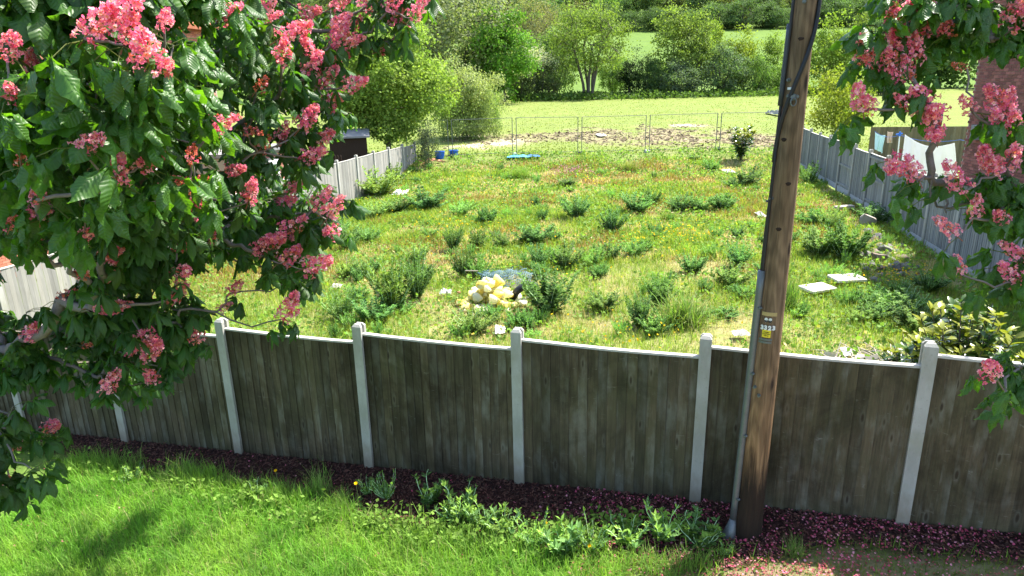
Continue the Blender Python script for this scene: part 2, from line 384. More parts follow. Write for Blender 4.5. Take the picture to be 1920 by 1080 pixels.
BARE = [(1250, 254, 90, 17, .95), (1400, 260, 80, 17, .95), (1120, 252, 110, 14, .85), (1000, 258, 60, 8, .7), (1060, 262, 60, 6, .4), (1310, 238, 50, 4, .5), (1240, 268, 90, 5, .5), (905, 262, 80, 12, .6)]
SANDP = [(945, 270, 45, 7, 1.0), (885, 274, 50, 6, .8), (1290, 236, 40, 3, .6), (890, 257, 35, 2.5, .7)]
def patch_weight(lst, x, y):
    w = np.zeros_like(x)
    for (u, v, su, sv, a) in lst:
        p = ground_at(u, v); q = ground_at(u, v - sv); e = ground_at(u + su, v)
        ry = abs(q[1] - p[1]) + .3; rx = abs(e[0] - p[0])
        nn = (fbm(x * .7, y * .7, 5) - .5) * 1.5
        w = np.maximum(w, a * (1 - sstep(.35, 1.2, np.sqrt(((x - p[0]) / rx) ** 2 + ((y - p[1]) / ry) ** 2) + nn)))
    return w

xs = np.concatenate([np.linspace(-500, -40, 40)[:-1], np.linspace(-40, -12, 40)[:-1], np.linspace(-12, 16, 200)[:-1], np.linspace(16, 50, 45)[:-1], np.linspace(50, 500, 40)])
ys = np.concatenate([np.linspace(-40, 0, 12)[:-1], np.linspace(0, 16, 150)[:-1], np.linspace(16, 45, 150)[:-1], np.linspace(45, 130, 120)[:-1], np.linspace(130, 700, 60)])
GX, GY = np.meshgrid(xs, ys); GZ = hz(GX, GY); gx, gy = GX.ravel(), GY.ravel()
w_m, w_p, w_plot, w_pad, w_gard = ground_weights(gx, gy)
w_bare = patch_weight(BARE, gx, gy); w_sand = patch_weight(SANDP, gx, gy)
g = MB(); nx, ny = len(xs), len(ys)
ii = (np.arange(ny - 1)[:, None] * nx + np.arange(nx - 1)[None]).ravel()
g.add(np.stack([gx, gy, GZ.ravel()], 1), loops=np.stack([ii, ii + 1, ii + nx + 1, ii + nx], 1).ravel(), counts=np.full(len(ii), 4))

def ground_mat():
    t = NT("ground_cover"); P = t.n("NewGeometry").outputs["Position"]
    n1 = t.noise(P, .55, 5); n2 = t.noise(P, 3.2, 6, .65); n3 = t.noise(P, 22, 4, .6); n0 = t.noise(P, .06, 4)
    A = {k: t.n("Attribute", attribute_name=k).outputs["Fac"] for k in ("mulch", "petals", "plot", "paddock", "bare", "sand", "garden")}
    lawn = t.ramp(n2, [(.3, (.055, .10, .018)), (.7, (.10, .16, .03))])
    field = t.mix(.5, t.ramp(n0, [(.3, (.075, .135, .020)), (.7, (.105, .17, .026))]), t.ramp(n1, [(.3, (.06, .115, .018)), (.75, (.12, .175, .032))]))
    nf = t.noise(P, .22, 7, .75); field = t.mix(t.ramp(nf, [(.48, (0, 0, 0)), (.62, (.85, .85, .85))]), field, (.075, .125, .03)); field = t.mix(t.ramp(n2, [(.5, (0, 0, 0)), (.7, (.6, .6, .6))]), field, (.09, .14, .035))
    plot = t.mix(t.ramp(n2, [(.35, (0, 0, 0)), (.65, (1, 1, 1))]), (.15, .185, .045), (.25, .225, .105))
    pad = t.mix(t.ramp(n1, [(.3, (0, 0, 0)), (.7, (1, 1, 1))]), (.125, .17, .036), (.165, .195, .05))
    pad = t.mix(t.ramp(n2, [(.5, (0, 0, 0)), (.72, (.75, .75, .75))]), pad, (.095, .13, .032))
    bare = t.mix(t.ramp(n2, [(.35, (0, 0, 0)), (.65, (1, 1, 1))]), (.16, .125, .075), (.27, .22, .14))
    mulch = t.mix(t.ramp(n3, [(.3, (0, 0, 0)), (.7, (1, 1, 1))]), (.018, .009, .008), (.065, .028, .022))
    pet = t.mix(t.ramp(n2, [(.35, (0, 0, 0)), (.65, (1, 1, 1))]), (.12, .14, .05), (.20, .15, .095))
    gard = t.ramp(n2, [(.3, (.11, .17, .03)), (.7, (.15, .21, .045))])
    def brk(w, s=.5): return t.math('ADD', w, t.math('MULTIPLY', t.math('MULTIPLY', t.math('SUBTRACT', n2, .5), s), t.math('MULTIPLY', w, t.math('SUBTRACT', 1.0, w))), True)
    c = lawn
    fld = t.n("Attribute", attribute_name="field").outputs["Fac"]
    c = t.mix(fld, c, field); c = t.mix(A["garden"], c, gard); c = t.mix(brk(A["plot"]), c, plot); c = t.mix(brk(A["paddock"]), c, pad)
    c = t.mix(t.math('MULTIPLY', A["bare"], t.ramp(n2, [(.3, (.5, .5, .5)), (.55, (1, 1, 1))])), c, bare); c = t.mix(A["sand"], c, (.50, .42, .30))
    c = t.mix(A["petals"], c, pet); c = t.mix(A["mulch"], c, mulch)
    h = t.math('ADD', t.math('MULTIPLY', n2, 1.0), t.math('MULTIPLY', n3, .4))
    return t.done(t.principled(c, .95, .1, 0, t.bump(h, .7, .08)))
gm = g.mesh("ground", ground_mat(), True)
for nm, w in (("mulch", w_m), ("petals", w_p), ("plot", w_plot), ("paddock", w_pad), ("bare", w_bare), ("sand", w_sand), ("garden", w_gard), ("field", sstep(104, 112, gy))):
    at = gm.attributes.new(nm, 'FLOAT', 'POINT'); at.data.foreach_set("value", np.asarray(w, np.float32))
tag(link("ground", gm), kind="structure")

# ------------------------------------------------------------------ fences
def h_post_mesh(h, a=.055, bdp=.06, slot=.024):
    """slotted concrete post: H plan, four-way chamfered top"""
    P = np.array([(-a, -bdp), (a, -bdp), (a, -slot), (a - .022, -slot), (a - .022, slot), (a, slot), (a, bdp), (-a, bdp), (-a, slot), (-a + .022, slot), (-a + .022, -slot), (-a, -slot)])
    m = MB(); rows = [(-.3, 1.0), (h - .035, 1.0), (h - .028, .985), (h, .62)]
    V = np.array([[x * s, y * s, z] for z, s in rows for x, y in P]); F = []
    for r in range(3):
        for i in range(12): j = (i + 1) % 12; F.append((r * 12 + i, r * 12 + j, r * 12 + 12 + j, r * 12 + 12 + i))
    t = 36
    F += [(t, t + 1, t + 2, t + 11), (t + 11, t + 2, t + 3, t + 10), (t + 10, t + 3, t + 4, t + 9), (t + 9, t + 4, t + 5, t + 8), (t + 8, t + 5, t + 6, t + 7)]
    m.add(V, F); return m

def board_mesh(w, h, mat, name="board"):
    """feather-edge board: thick on one edge, thin on the other"""
    m = MB(); x = w / 2
    prof = [(-x, -.008), (x, -.018), (x, -.003), (-x, -.003)]
    V = [(px, py, pz) for pz in (0, h) for px, py in prof]
    m.add(V, [(3, 2, 1, 0), (4, 5, 6, 7), (0, 1, 5, 4), (1, 2, 6, 5), (2, 3, 7, 6), (3, 0, 4, 7)]); return m.mesh(name, mat)

def build_fence(root, posts, tops, h_panel, face, mats, nb=18, gravel=0.0, rails_out=(), post_extra=.12, jitter=.006, cap=True, post_mat=None):
    """posts: xy list; tops: z of panel top per bay; face: side (+1/-1) of the boards"""
    pm, bm_, cm = mats; r0 = np.array(root.location)
    pmeshes = {}
    for i, (x, y) in enumerate(posts):
        tz = max([tops[j] for j in (i - 1, i) if 0 <= j < len(tops)]); zb = float(hz(x, y)) - .1
        dirv = np.array(posts[min(i + 1, len(posts) - 1)]) - np.array(posts[max(i - 1, 0)]); ang = math.atan2(dirv[1], dirv[0])
        hh = tz + post_extra - zb
        me = h_post_mesh(hh).mesh("concrete_post", pm)
        link("concrete_post", me, root, np.array([x, y, zb]) - r0, rotz(ang + rng.normal() * .01) @ roty(rng.normal() * .004))
    for i in range(len(posts) - 1):
        a = np.array(posts[i]); b = np.array(posts[i + 1]); L = np.linalg.norm(b - a); d = (b - a) / L; ang = math.atan2(d[1], d[0])
        Wp = L - .075; mid = (a + b) / 2; zt = tops[i]; zb = zt - h_panel
        # panel = frame and backing rails
        m = MB(); back = .014
        for zz in (.10, h_panel * .5, h_panel - .12): m.box((0, back + .012, zz), (Wp, .028, .07))
        for xx in (-Wp / 2 + .02, Wp / 2 - .02): m.box((xx, back + .012, h_panel / 2), (.038, .030, h_panel - .01))
        flip = (math.pi if face < 0 else 0)
        if i in rails_out: flip += math.pi
        pan = link("fence_panel", m.mesh("fence_panel", bm_), root, np.array([mid[0], mid[1], zb]) - r0, rotz(ang + flip))
        wb = Wp / nb
        key = (round(wb, 3), round(h_panel, 2), bm_.name)
        if key not in BOARDS: BOARDS[key] = board_mesh(wb * (.90 if bm_ is M_board_pale else 1.12), h_panel - .014, bm_)
        for k in range(nb):
            link("board", BOARDS[key], pan, (-Wp / 2 + wb * (k + .5), -.004 + (k % 2) * .0025 + rng.normal() * .001, .001 + min(abs(rng.normal()) * jitter * .3, .004)), rotz(rng.normal() * .012) @ roty(rng.normal() * .003), (rng.uniform(.99, 1.10) if bm_ is not M_board_pale else rng.uniform(.95, 1.03), 1, 1))
        if cap:
            m = MB(); n = 6; X = np.linspace(-Wp / 2, Wp / 2, n + 1); sg = -.013 * (1 - (2 * X / Wp) ** 2) + rng.normal(0, .0008, n + 1)
            for q in range(n):
                xa, xb = X[q], X[q + 1]; za, zb2 = sg[q], sg[q + 1]
                m.add([(xa, -.026, za), (xb, -.026, zb2), (xb, .036, zb2), (xa, .036, za), (xa, -.024, za + .020), (xb, -.024, zb2 + .020), (xb, .034, zb2 + .020), (xa, .034, za + .020)],
                      [(3, 2, 1, 0), (4, 5, 6, 7), (0, 1, 5, 4), (2, 3, 7, 6)] + ([(3, 0, 4, 7)] if q == 0 else []) + ([(1, 2, 6, 5)] if q == n - 1 else []))
            link("cap_rail", m.mesh("cap_rail", cm), pan, (0, 0, h_panel - .012))
        if gravel > 0:
            m = MB(); m.box((0, .0, -gravel / 2 - .003), (Wp, .045, gravel))
            link("gravel_board", m.mesh("gravel_board", M_conc_stone), pan, (0, 0, 0))
BOARDS = {}

# front fence: posts solved from the photograph, boards towards the camera
step = 1.87
fp = [FA + FD * step * k for k in range(-4, 9)]
tops = []
for k in range(-4, 8):
    xm = (fp[k + 4][0] + fp[k + 5][0]) / 2
    tops.append(float(fence_z(xm - .5)) + 1.66)
fr = empty("garden_fence", (*fp[4], fence_z(fp[4][0])), "long dark weathered board fence with concrete posts across the foreground", "fence")
build_fence(fr, [tuple(p) for p in fp], tops, 1.72, 1, (M_conc, M_board, M_cap))

# left fence (sunlit, pale) and right fence (in its own shade, grey)
dl = np.array([.196, .98]) / np.hypot(.196, .98)
l0 = np.array([-7.35, 26.0])
lp = [l0 + dl * 1.93 * k for k in range(-8, 7)]
ltops = [1.05 + .02 * max(0, i) * .6 + [.0, .03, -.02, .02, .0, .04, .0][i % 7] for i in range(len(lp) - 1)]
ltops = [float(np.interp(p[1], [10, 18, 26, 32, 38], [.98, 1.12, 1.26, 1.20, 1.10])) + rng.normal() * .02 for p in lp[:-1]]
fl = empty("side_fence", (*lp[0], hz(*lp[0])), "pale sunlit board fence with concrete posts behind the pink blossom tree", "fence")
build_fence(fl, [tuple(p) for p in lp], ltops, 1.78, 1, (M_conc, M_board_pale, M_cap), gravel=.14, jitter=.003)
dr = np.array([.199, .98]) / np.hypot(.199, .98)
r0_ = np.array([14.5, 33.4])
rp = [r0_ - dr * 1.91 * k for k in range(-1, 14)]
rtops = [float(np.interp(p[1], [5, 14, 20, 26, 36], [1.5, 1.5, 1.58, 1.66, 1.68])) + rng.normal() * .025 for p in rp[:-1]]
frt = empty("side_fence", (*rp[0], hz(*rp[0])), "grey shaded board fence beside the brick house, rubble heaped along its foot", "fence")
build_fence(frt, [tuple(p) for p in rp], rtops, 1.70, 1, (M_conc, M_board_grey, M_cap), gravel=.22, rails_out=(4, 6), jitter=.003)

# ------------------------------------------------------------------ brick houses
def brick_wall_parts(wall, Lw, Hw, seed, near=lambda s, z: s, tone=(.20, .085, .055), spread=.3, openings=()):
    """a running-bond face in the wall's local X-Z plane, facing local -Y; 300 bricks that show largest as objects"""
    r = np.random.default_rng(seed); B = []
    bl, bh, j = .215, .065, .010
    for c in range(int(Hw / (bh + j))):
        z = c * (bh + j) + bh / 2
        for k in range(int(Lw / (bl + j)) + 1):
            x = k * (bl + j) + (bl + j) / 2 * (c % 2) + bl / 2
            if x + bl / 2 > Lw: continue
            if any(x0 - .1 < x < x1 + .1 and z0 - .03 < z < z1 + .03 for x0, x1, z0, z1 in openings): continue
            B.append((x, z))
    B.sort(key=lambda q: near(*q))
    tones = []
    for q in range(6):
        k = 1 + r.uniform(-spread, spread); m = MB(); col = np.array(tone) * k * np.array([1, 1 + r.uniform(-.12, .12), 1 + r.uniform(-.1, .25)])
        m.box((0, 0, 0), (bl, .03, bh), col=col); tones.append((m.mesh("brick", M_brick), col))
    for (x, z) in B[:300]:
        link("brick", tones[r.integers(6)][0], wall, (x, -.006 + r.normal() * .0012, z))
    if len(B) > 300:
        bx = MB(); bx.box((0, 0, 0), (bl, .03, bh)); A = bx.arrays()
        rest = np.array([(x, -.006, z) for x, z in B[300:]]); out = MB()
        out.bake(A, np.broadcast_to(np.eye(3), (len(rest), 3, 3)), rest, tint=np.array([tones[q][1] for q in r.integers(0, 6, len(rest))]))
        o = link("brick_courses", out.mesh("brick_courses", M_brick), wall); o["kind"] = "stuff"

def wall_slab(name, p0, p1, z0, H, parent, depth=6.0):
    """solid mortar-coloured block whose face runs p0->p1 (bricks set on local -Y)"""
    p0 = np.array(p0, float); p1 = np.array(p1, float); L = np.linalg.norm(p1 - p0); ang = math.atan2(p1[1] - p0[1], p1[0] - p0[0])
    m = MB(); m.box((L / 2, depth / 2 + .004, H / 2), (L, depth, H))
    o = link(name, m.mesh(name, M_mortar), parent, np.array([p0[0], p0[1], z0]) - np.array(parent.location), rotz(ang))
    return o, L

# right house: gable wall facing the plot, just beyond the grey fence
hr0 = np.array([11.98, 18.2]); hr1 = hr0 - dr * 11
house_r = empty("brick_house", (*hr0, -.3), "red brown brick house wall behind the grey fence, half hidden by blossom", "house")
wr, Lr = wall_slab("wall", hr0, hr1, -.3, 7.6, house_r, 8.0)
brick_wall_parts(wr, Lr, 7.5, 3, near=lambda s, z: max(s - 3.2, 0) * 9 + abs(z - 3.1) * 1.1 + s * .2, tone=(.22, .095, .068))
def roof(parent, L, D, zb, rise, over=.35):
    m = MB(); x0, x1, y0, y1 = -over, L + over, -over, D + over; ym = D / 2
    m.add([(x0, y0, zb), (x1, y0, zb), (x1, ym, zb + rise), (x0, ym, zb + rise), (x0, y1, zb), (x1, y1, zb), (x0, y0, zb - .14), (x1, y0, zb - .14), (x1, y1, zb - .14), (x0, y1, zb - .14)],
          [(0, 1, 2, 3), (3, 2, 5, 4), (6, 7, 1, 0), (9, 6, 0, 3, 4), (7, 8, 5, 2, 1), (8, 9, 4, 5), (9, 8, 7, 6)])
    for k in range(14):                      # tile courses, each lapped a little proud
        f0, f1 = k / 14, (k + 1) / 14
        for sgn in (0, 1):
            ya = y0 + (ym - y0) * f0 if not sgn else y1 + (ym - y1) * f0; yb = y0 + (ym - y0) * f1 if not sgn else y1 + (ym - y1) * f1
            za, zb_ = zb + rise * f0 + .035, zb + rise * f1 + .012
            q = [(x0 + .02, ya, za), (x1 - .02, ya, za), (x1 - .02, yb, zb_), (x0 + .02, yb, zb_), (x0 + .02, ya, za - .025), (x1 - .02, ya, za - .025)]
            m.add(q, [(0, 1, 2, 3), (4, 5, 1, 0)] if not sgn else [(3, 2, 1, 0), (0, 1, 5, 4)])
    return link("roof", m.mesh("roof", M_tile), parent)
rf = roof(house_r, Lr, 8.0, 7.3, 2.6); rf.location = wr.location; rf.rotation_euler = wr.rotation_euler
m = MB(); m.box((.75, -.10, 3.12), (.26, .14, .36)); link("meter_box", m.mesh("meter_box", M_felt), wr)

# left house: main block and a low wing with a white framed door
hl1 = np.array([-11.6, 28.4]); hl0 = hl1 - dl * 13
house_l = empty("brick_house", (*hl0, -.6), "orange brick house glimpsed between the leaves beyond the pale fence", "house")
wl, Ll = wall_slab("wall", hl0, hl1, -.6, 7.4, house_l, 8.0)
winds = [(7.6, 8.8, 1.0, 2.2), (10.8, 11.9, 1.0, 2.2), (7.6, 8.8, 3.7, 4.9)]
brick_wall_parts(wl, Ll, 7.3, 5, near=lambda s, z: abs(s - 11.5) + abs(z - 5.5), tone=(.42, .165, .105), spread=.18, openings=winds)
def window(parent, x0, x1, z0, z1):
    f = MB(); t = .06; y = -.03
    f.box(((x0 + x1) / 2, y, z0 + t / 2), (x1 - x0, .06, t)); f.box(((x0 + x1) / 2, y, z1 - t / 2), (x1 - x0, .06, t))
    for xx in (x0 + t / 2, x1 - t / 2, (x0 + x1) / 2): f.box((xx, y, (z0 + z1) / 2), (t, .056, z1 - z0 - 2 * t))
    w = link("window", f.mesh("window", M_upvc), parent)
    for a, b in ((x0 + t, (x0 + x1) / 2 - t / 2), ((x0 + x1) / 2 + t / 2, x1 - t)):
        p = MB(); p.box(((a + b) / 2, -.014, (z0 + z1) / 2), (b - a - .004, .008, z1 - z0 - 2 * t - .004)); link("pane", p.mesh("pane", M_glass), parent)
for w_ in winds: window(wl, *w_)
rl = roof(house_l, Ll, 8.0, 7.1, 2.8); rl.location = wl.location; rl.rotation_euler = wl.rotation_euler
wg1 = np.array([-9.45, 29.6]); wg0 = wg1 - dl * 4.2
ww, Lg = wall_slab("wing_wall", wg0, wg1, -.6, 2.35, house_l, 3.0)
brick_wall_parts(ww, Lg, 2.3, 6, near=lambda s, z: -s, tone=(.40, .17, .11), spread=.18, openings=[(2.3, 3.3, 0, 2.1)])
d_ = MB(); d_.box((2.8, -.03, 1.0), (.96, .06, 2.0)); dr_o = link("door", d_.mesh("door", M_upvc), ww)
p_ = MB(); p_.box((2.8, -.065, 1.35), (.66, .006, .9)); link("door_pane", p_.mesh("door_pane", M_glass), ww)
m = MB(); m.box((Lg / 2, 1.45, 2.45), (Lg + .3, 3.3, .14)); link("wing_roof", m.mesh("wing_roof", M_felt), ww)

# dark shed and picket fence beyond the left fence
sp = np.array([-8.05, 35.0]); sz = float(hz(*sp))
sh = empty("garden_shed", (*sp, sz), "dark timber shed with a grey felt roof under the big bright tree", "shed", rz=.2)
for k in range(12):
    m = MB(); m.box((-.83 + k * .15, -.9, .98), (.146, .025 + .004 * (k % 2), 1.96)); link("plank", m.mesh("plank", M_shed), sh)
m = MB(); m.box((0, 0, .97), (1.76, 1.75, 1.92)); link("body", m.mesh("body", M_shed), sh)
m = MB(); m.add([(-1.05, -1.1, 1.98), (1.05, -1.1, 1.98), (1.05, 1.1, 2.22), (-1.05, 1.1, 2.22), (-1.05, -1.1, 2.06), (1.05, -1.1, 2.06), (1.05, 1.1, 2.30), (-1.05, 1.1, 2.30)], [(3, 2, 1, 0), (4, 5, 6, 7), (0, 1, 5, 4), (1, 2, 6, 5), (2, 3, 7, 6), (3, 0, 4, 7)])
link("roof", m.mesh("roof", M_felt), sh)
pa = np.array([-9.35, 31.6]); pb = np.array([-7.6, 31.2]); pz = float(hz(*pa))
pf = empty("picket_fence", (*pa, pz), "low dark picket fence between the brick house and the shed", "fence")
pk = MB(); pk.add([(-.04, -.01, 0), (.04, -.01, 0), (.04, -.01, 1.7), (0, -.01, 1.8), (-.04, -.01, 1.7), (-.04, .01, 0), (.04, .01, 0), (.04, .01, 1.7), (0, .01, 1.8), (-.04, .01, 1.7)],
                  [(0, 1, 2, 3, 4), (9, 8, 7, 6, 5), (1, 6, 7, 2), (2, 7, 8, 3), (3, 8, 9, 4), (4, 9, 5, 0)]); pkm = pk.mesh("picket", M_shed)
for k in range(14):
    q = (pb - pa) * k / 13; link("picket", pkm, pf, (q[0], q[1], 0), rotz(-.22))
m = MB()
for zz in (.5, 1.3): m.tube([(0, .03, zz), (*(pb - pa + np.array([0, .03])), zz)], .035, 4)
link("rail", m.mesh("rail", M_shed), pf)

# right garden: timber back fence, washing line
bf0 = ground_at(1632, 290); bfY = 34.5
bfa = np.array([at_y(1632, 250, bfY)[0], bfY]); bfb = np.array([at_y(1850, 250, bfY - 1)[0], bfY - 1.0]); zt = at_y(1640, 238, bfY)[2]; zg = float(hz(*bfa))
bfo = empty("back_fence", (*bfa, zg), "brown board fence across the back of the right hand garden behind the washing", "fence")
nbk = 46; bme = MB(); bme.box((0, 0, (zt - zg) / 2), (.118, .02, zt - zg)); bme = bme.mesh("board", M_board_brown); bang = math.atan2(*(bfb - bfa)[::-1])
for k in range(nbk):
    q = (bfb - bfa) * (k + .5) / nbk; link("board", bme, bfo, (q[0], q[1] + .004 * (k % 2), 0), rotz(bang))
m = MB(); m.tube([(0, .05, .5), (*(bfb - bfa + [0, .05]), .5)], .04, 4); m.tube([(0, .05, 1.4), (*(bfb - bfa + [0, .05]), 1.4)], .04, 4); link("rail", m.mesh("rail", M_board_brown), bfo)

lineA = at_y(1640, 246, 28.5); lineB = at_y(1800, 262, 25.5)
cl = empty("washing_line", (*at_y(1683, 300, 27.3)[:2], hz(*at_y(1683, 300, 27.3)[:2])), "pale washing line prop with a blue top holding a thin line", "washing line")
cz = np.array(cl.location); m = MB(); top = at_y(1687, 253, 27.3)
m.tube([cz - cz, (top - cz) * .5 + [.02, 0, 0], top - cz], [.03, .026, .022], 8); link("prop", m.mesh("prop", M_upvc), cl)
m = MB(); m.tube([top - cz + [0, 0, -.05], top - cz + [0, 0, .12]], [.05, .035], 8); m.tube([top - cz + [-.15, 0, .02], top - cz + [.1, 0, .05]], .03, 6); link("prop_head", m.mesh("prop_head", M_blue), cl)
m = MB(); tt = np.linspace(0, 1, 12)[:, None]
for a, b in ((lineA, top), (top, lineB), (lineB, at_y(1900, 250, 23))):
    pth = a + (b - a) * tt; pth[:, 2] -= .15 * 4 * (tt * (1 - tt))[:, 0]; m.tube(pth - cz, .006, 4)
link("line", m.mesh("line", M_blue), cl)
def cloth(name, pts, label, col, seed, folds=5):
    """pts: four corners TL TR BR BL in the world; hanging cloth with folds"""
    TL, TR, BR, BL = [np.array(p, float) for p in pts]; n, k = 24, 16; r = np.random.default_rng(seed); m = MB()
    s = np.linspace(0, 1, n)[None, :, None]; t = np.linspace(0, 1, k)[:, None, None]
    P = (TL * (1 - s) + TR * s) * (1 - t) + (BL * (1 - s) + BR * s) * t
    sag = np.sin(s * math.pi) * (1 - t) * .32 * np.linalg.norm(TR - TL) / 2
    P[:, :, 2] -= sag[:, :, 0]
    P[:, :, 1] += (np.sin(s * folds * 6.3 + t * 2) * .05 * (.35 + t))[:, :, 0]; P[:, :, 0] += (np.cos(s * folds * 4.1 + 1) * .03 * t)[:, :, 0]
    V = P.reshape(-1, 3); o = V.mean(0); ii = (np.arange(k - 1)[:, None] * n + np.arange(n - 1)[None]).ravel()
    V2 = V + np.array([0, .006, 0]); L = np.stack([ii, ii + n, ii + n + 1, ii + 1], 1)
    m.add(np.concatenate([V - o, V2 - o]), loops=np.concatenate([L.ravel(), (L[:, ::-1] + n * k).ravel()]), counts=np.full(2 * len(ii), 4), col=col)
    return tag(link(name, m.mesh(name, M_cloth, True), None, o), label, "laundry")
cloth("white_sheet", [at_y(1697, 252, 25.4), at_y(1790, 268, 24.3), at_y(1800, 345, 24.3), at_y(1688, 332, 25.4)], "large white sheet sagging from the washing line beside the brick house", (.8, .8, .82), 2)
cloth("pale_blue_towel", [at_y(1641, 248, 28.3), at_y(1660, 253, 28.1), at_y(1656, 288, 28.1), at_y(1641, 280, 28.3)], "pale blue towel hanging at the far end of the washing line", (.55, .72, .74), 3, 2)
cloth("beige_garment", [at_y(1664, 246, 29.0), at_y(1675, 247, 28.9), at_y(1673, 268, 28.9), at_y(1664, 268, 29)], "small beige garment pegged behind the washing line prop", (.62, .50, .42), 4, 2)

# ------------------------------------------------------------------ utility pole
pbase = np.array([*(CAMP + ray(1397, 998) * (4.15 / -ray(1397, 998)[2]))[:2], .12])
ptop_dir = at_y(1508, 5, pbase[1] + .02) - pbase
pole = empty("utility_pole", pbase, "brown timber utility pole standing in front of the dark fence", "pole")
PD = ptop_dir / np.linalg.norm(ptop_dir); PL = 8.6
prad = lambda s: .138 - .0105 * s
m = MB(); nn = 48; zz = np.linspace(-.4, PL, 60); r_ = np.random.default_rng(4)
th = np.arange(nn) * 2 * math.pi / nn; V = []
chk = r_.uniform(0, 6.28, 7); dep = r_.uniform(.004, .010, 7)
for z in zz:
    rr = prad(z) * (1 + .012 * np.sin(th * 2 + z) + .006 * np.sin(th * 5 - z * 2)) + .03 * math.exp(-(z + .2) * 3)
    for c, dd in zip(chk, dep): rr = rr - dd * np.exp(-(((th - c - .12 * math.sin(z * .9 + c) + math.pi) % (2 * math.pi) - math.pi) / .035) ** 2) * (.5 + .5 * math.sin(z * 1.3 + c * 5))
    ctr = PD * z
    V.append(np.stack([ctr[0] + rr * np.cos(th), ctr[1] + rr * np.sin(th), np.full(nn, ctr[2])], 1))
i_ = np.arange(len(zz) - 1)[:, None] * nn; j_ = np.arange(nn)[None]; k_ = (j_ + 1) % nn
m.add(np.concatenate(V), loops=np.concatenate([np.stack([i_ + j_, i_ + k_, i_ + nn + k_, i_ + nn + j_], -1).ravel(), np.arange(nn) + nn * (len(zz) - 1)]), counts=np.array([4] * (nn * (len(zz) - 1)) + [nn]))
link("shaft", m.mesh("shaft", M_pole, True), pole)
def on_pole(u, v, out=.0):
    """point on the shaft's near surface seen at pixel (u,v), with the outward direction"""
    d = ray(u, v); d /= np.linalg.norm(d); lo = None
    for t in np.linspace(3.5, 9, 2200):
        p = CAMP + d * t - pbase; z = p @ PD; q = p - PD * z
        if np.linalg.norm(q) < prad(z) + out: return p, q / np.linalg.norm(q), z
    z = (CAMP + d * 5.6 - pbase)[2]; c = PD * z; tgt = CAMP + d * np.linalg.norm(pbase[:2]) - pbase - c; tgt[2] = 0; q = tgt / np.linalg.norm(tgt); return c + q * (prad(z) + out), q, z
def pole_frame(q):
    z = PD - q * (PD @ q); z /= np.linalg.norm(z); x = np.cross(z, -q) * -1; x = np.cross(z, q); x = -x if x[0] < 0 else x
    return np.stack([x, -q if np.linalg.det(np.stack([x, -q, z], 1)) > 0 else q, z], 1)
# steel cable guard with a flared foot
def side_point(z, ang, out): return PD * z + (prad(z) + out) * np.array([math.cos(ang), math.sin(ang), 0])
sa = math.radians(200)
m = MB(); zs = np.linspace(.22, 2.62, 14)
for z0, z1 in zip(zs[:-1], zs[1:]): pass
P = np.array([side_point(z, sa, .022) for z in zs]); m.tube(P, .030, 10)
foot = [side_point(.22, sa, .022), side_point(.10, sa, .04), side_point(-.06, sa, .07)]
link("cable_guard", m.mesh("cable_guard", M_steel, True), pole)
m = MB(); m.tube(foot, [.031, .055, .095], 10); link("guard_foot", m.mesh("guard_foot", M_steel, True), pole)
for z in (.45, 1.1, 1.7, 2.3):
    m = MB(); c = side_point(z, sa + .25, .012); m.tube([c, c + (c - PD * z) / np.linalg.norm(c - PD * z) * .03], .012, 6); link("guard_bolt", m.mesh("guard_bolt", M_steel), pole)
# cables
def pole_cable(pts, rad, name="cable"):
    m = MB(); m.tube(np.array(pts), rad, 6); return link(name, m.mesh(name, M_rubber, True), pole)
pole_cable([side_point(z, sa + .04 * math.sin(z * 3), .018) for z in np.linspace(2.5, PL, 40)], .012)
m = MB(); m.tube([side_point(z, math.radians(196), .02) for z in np.linspace(3.95, 4.55, 6)], .019, 8); link("conduit", m.mesh("conduit", simple_mat("grey_conduit", (.045, .052, .06), .5, .4), True), pole)
for k in range(2):
    pts = []
    for f in np.linspace(0, 1, 22):
        z = 5.6 - 2.05 * f; a = math.radians(-8 - 155 * sstep(.30, .98, f) - k * 3) - .0
        pts.append(side_point(z - k * .035, a, .016))
    pole_cable(pts, .0115 if k == 0 else .016)
    pole_cable([side_point(z, math.radians(196 + 4 * k + 2 * math.sin(z * 6 + k)), .02) for z in np.linspace(2.62, 3.6, 16)], .009)
pole_cable([side_point(z, math.radians(-6), .012) for z in np.linspace(5.55, PL, 12)], .012)
# fixings, plates and numbers
def plate(u, v, w, h, mat, name, t=.004, tilt=0.0):
    p, q, z = on_pole(u, v); R = pole_frame(q) @ roty(tilt); n = 7; m = MB(); r = prad(z) + .004
    xs_ = np.linspace(-w / 2, w / 2, n); V = []
    for zz_ in (-h / 2, h / 2):
        for off in (0, t):
            for x in xs_: V.append((r * math.sin(x / r), -(r * math.cos(x / r) - r) * -1 - off if False else (r - r * math.cos(x / r)) - off, zz_))
    V = np.array(V); F = []
    for i in range(n - 1):
        F += [(n + i, n + i + 1, 3 * n + i + 1, 3 * n + i), (i + 1, i, 2 * n + i, 2 * n + i + 1), (i, i + 1, n + i + 1, n + i), (2 * n + i + 1, 2 * n + i, 3 * n + i, 3 * n + i + 1)]
    F += [(0, n, 3 * n, 2 * n), (n + n - 1, n - 1, 3 * n - 1, 4 * n - 1)]
    if (R @ np.array([0, -1, 0])) @ q < 0: V[:, 1] *= -1
    m.add(V, F); o = link(name, m.mesh(name, mat), pole, p + q * .004, R)
    return o, p, q, R, z
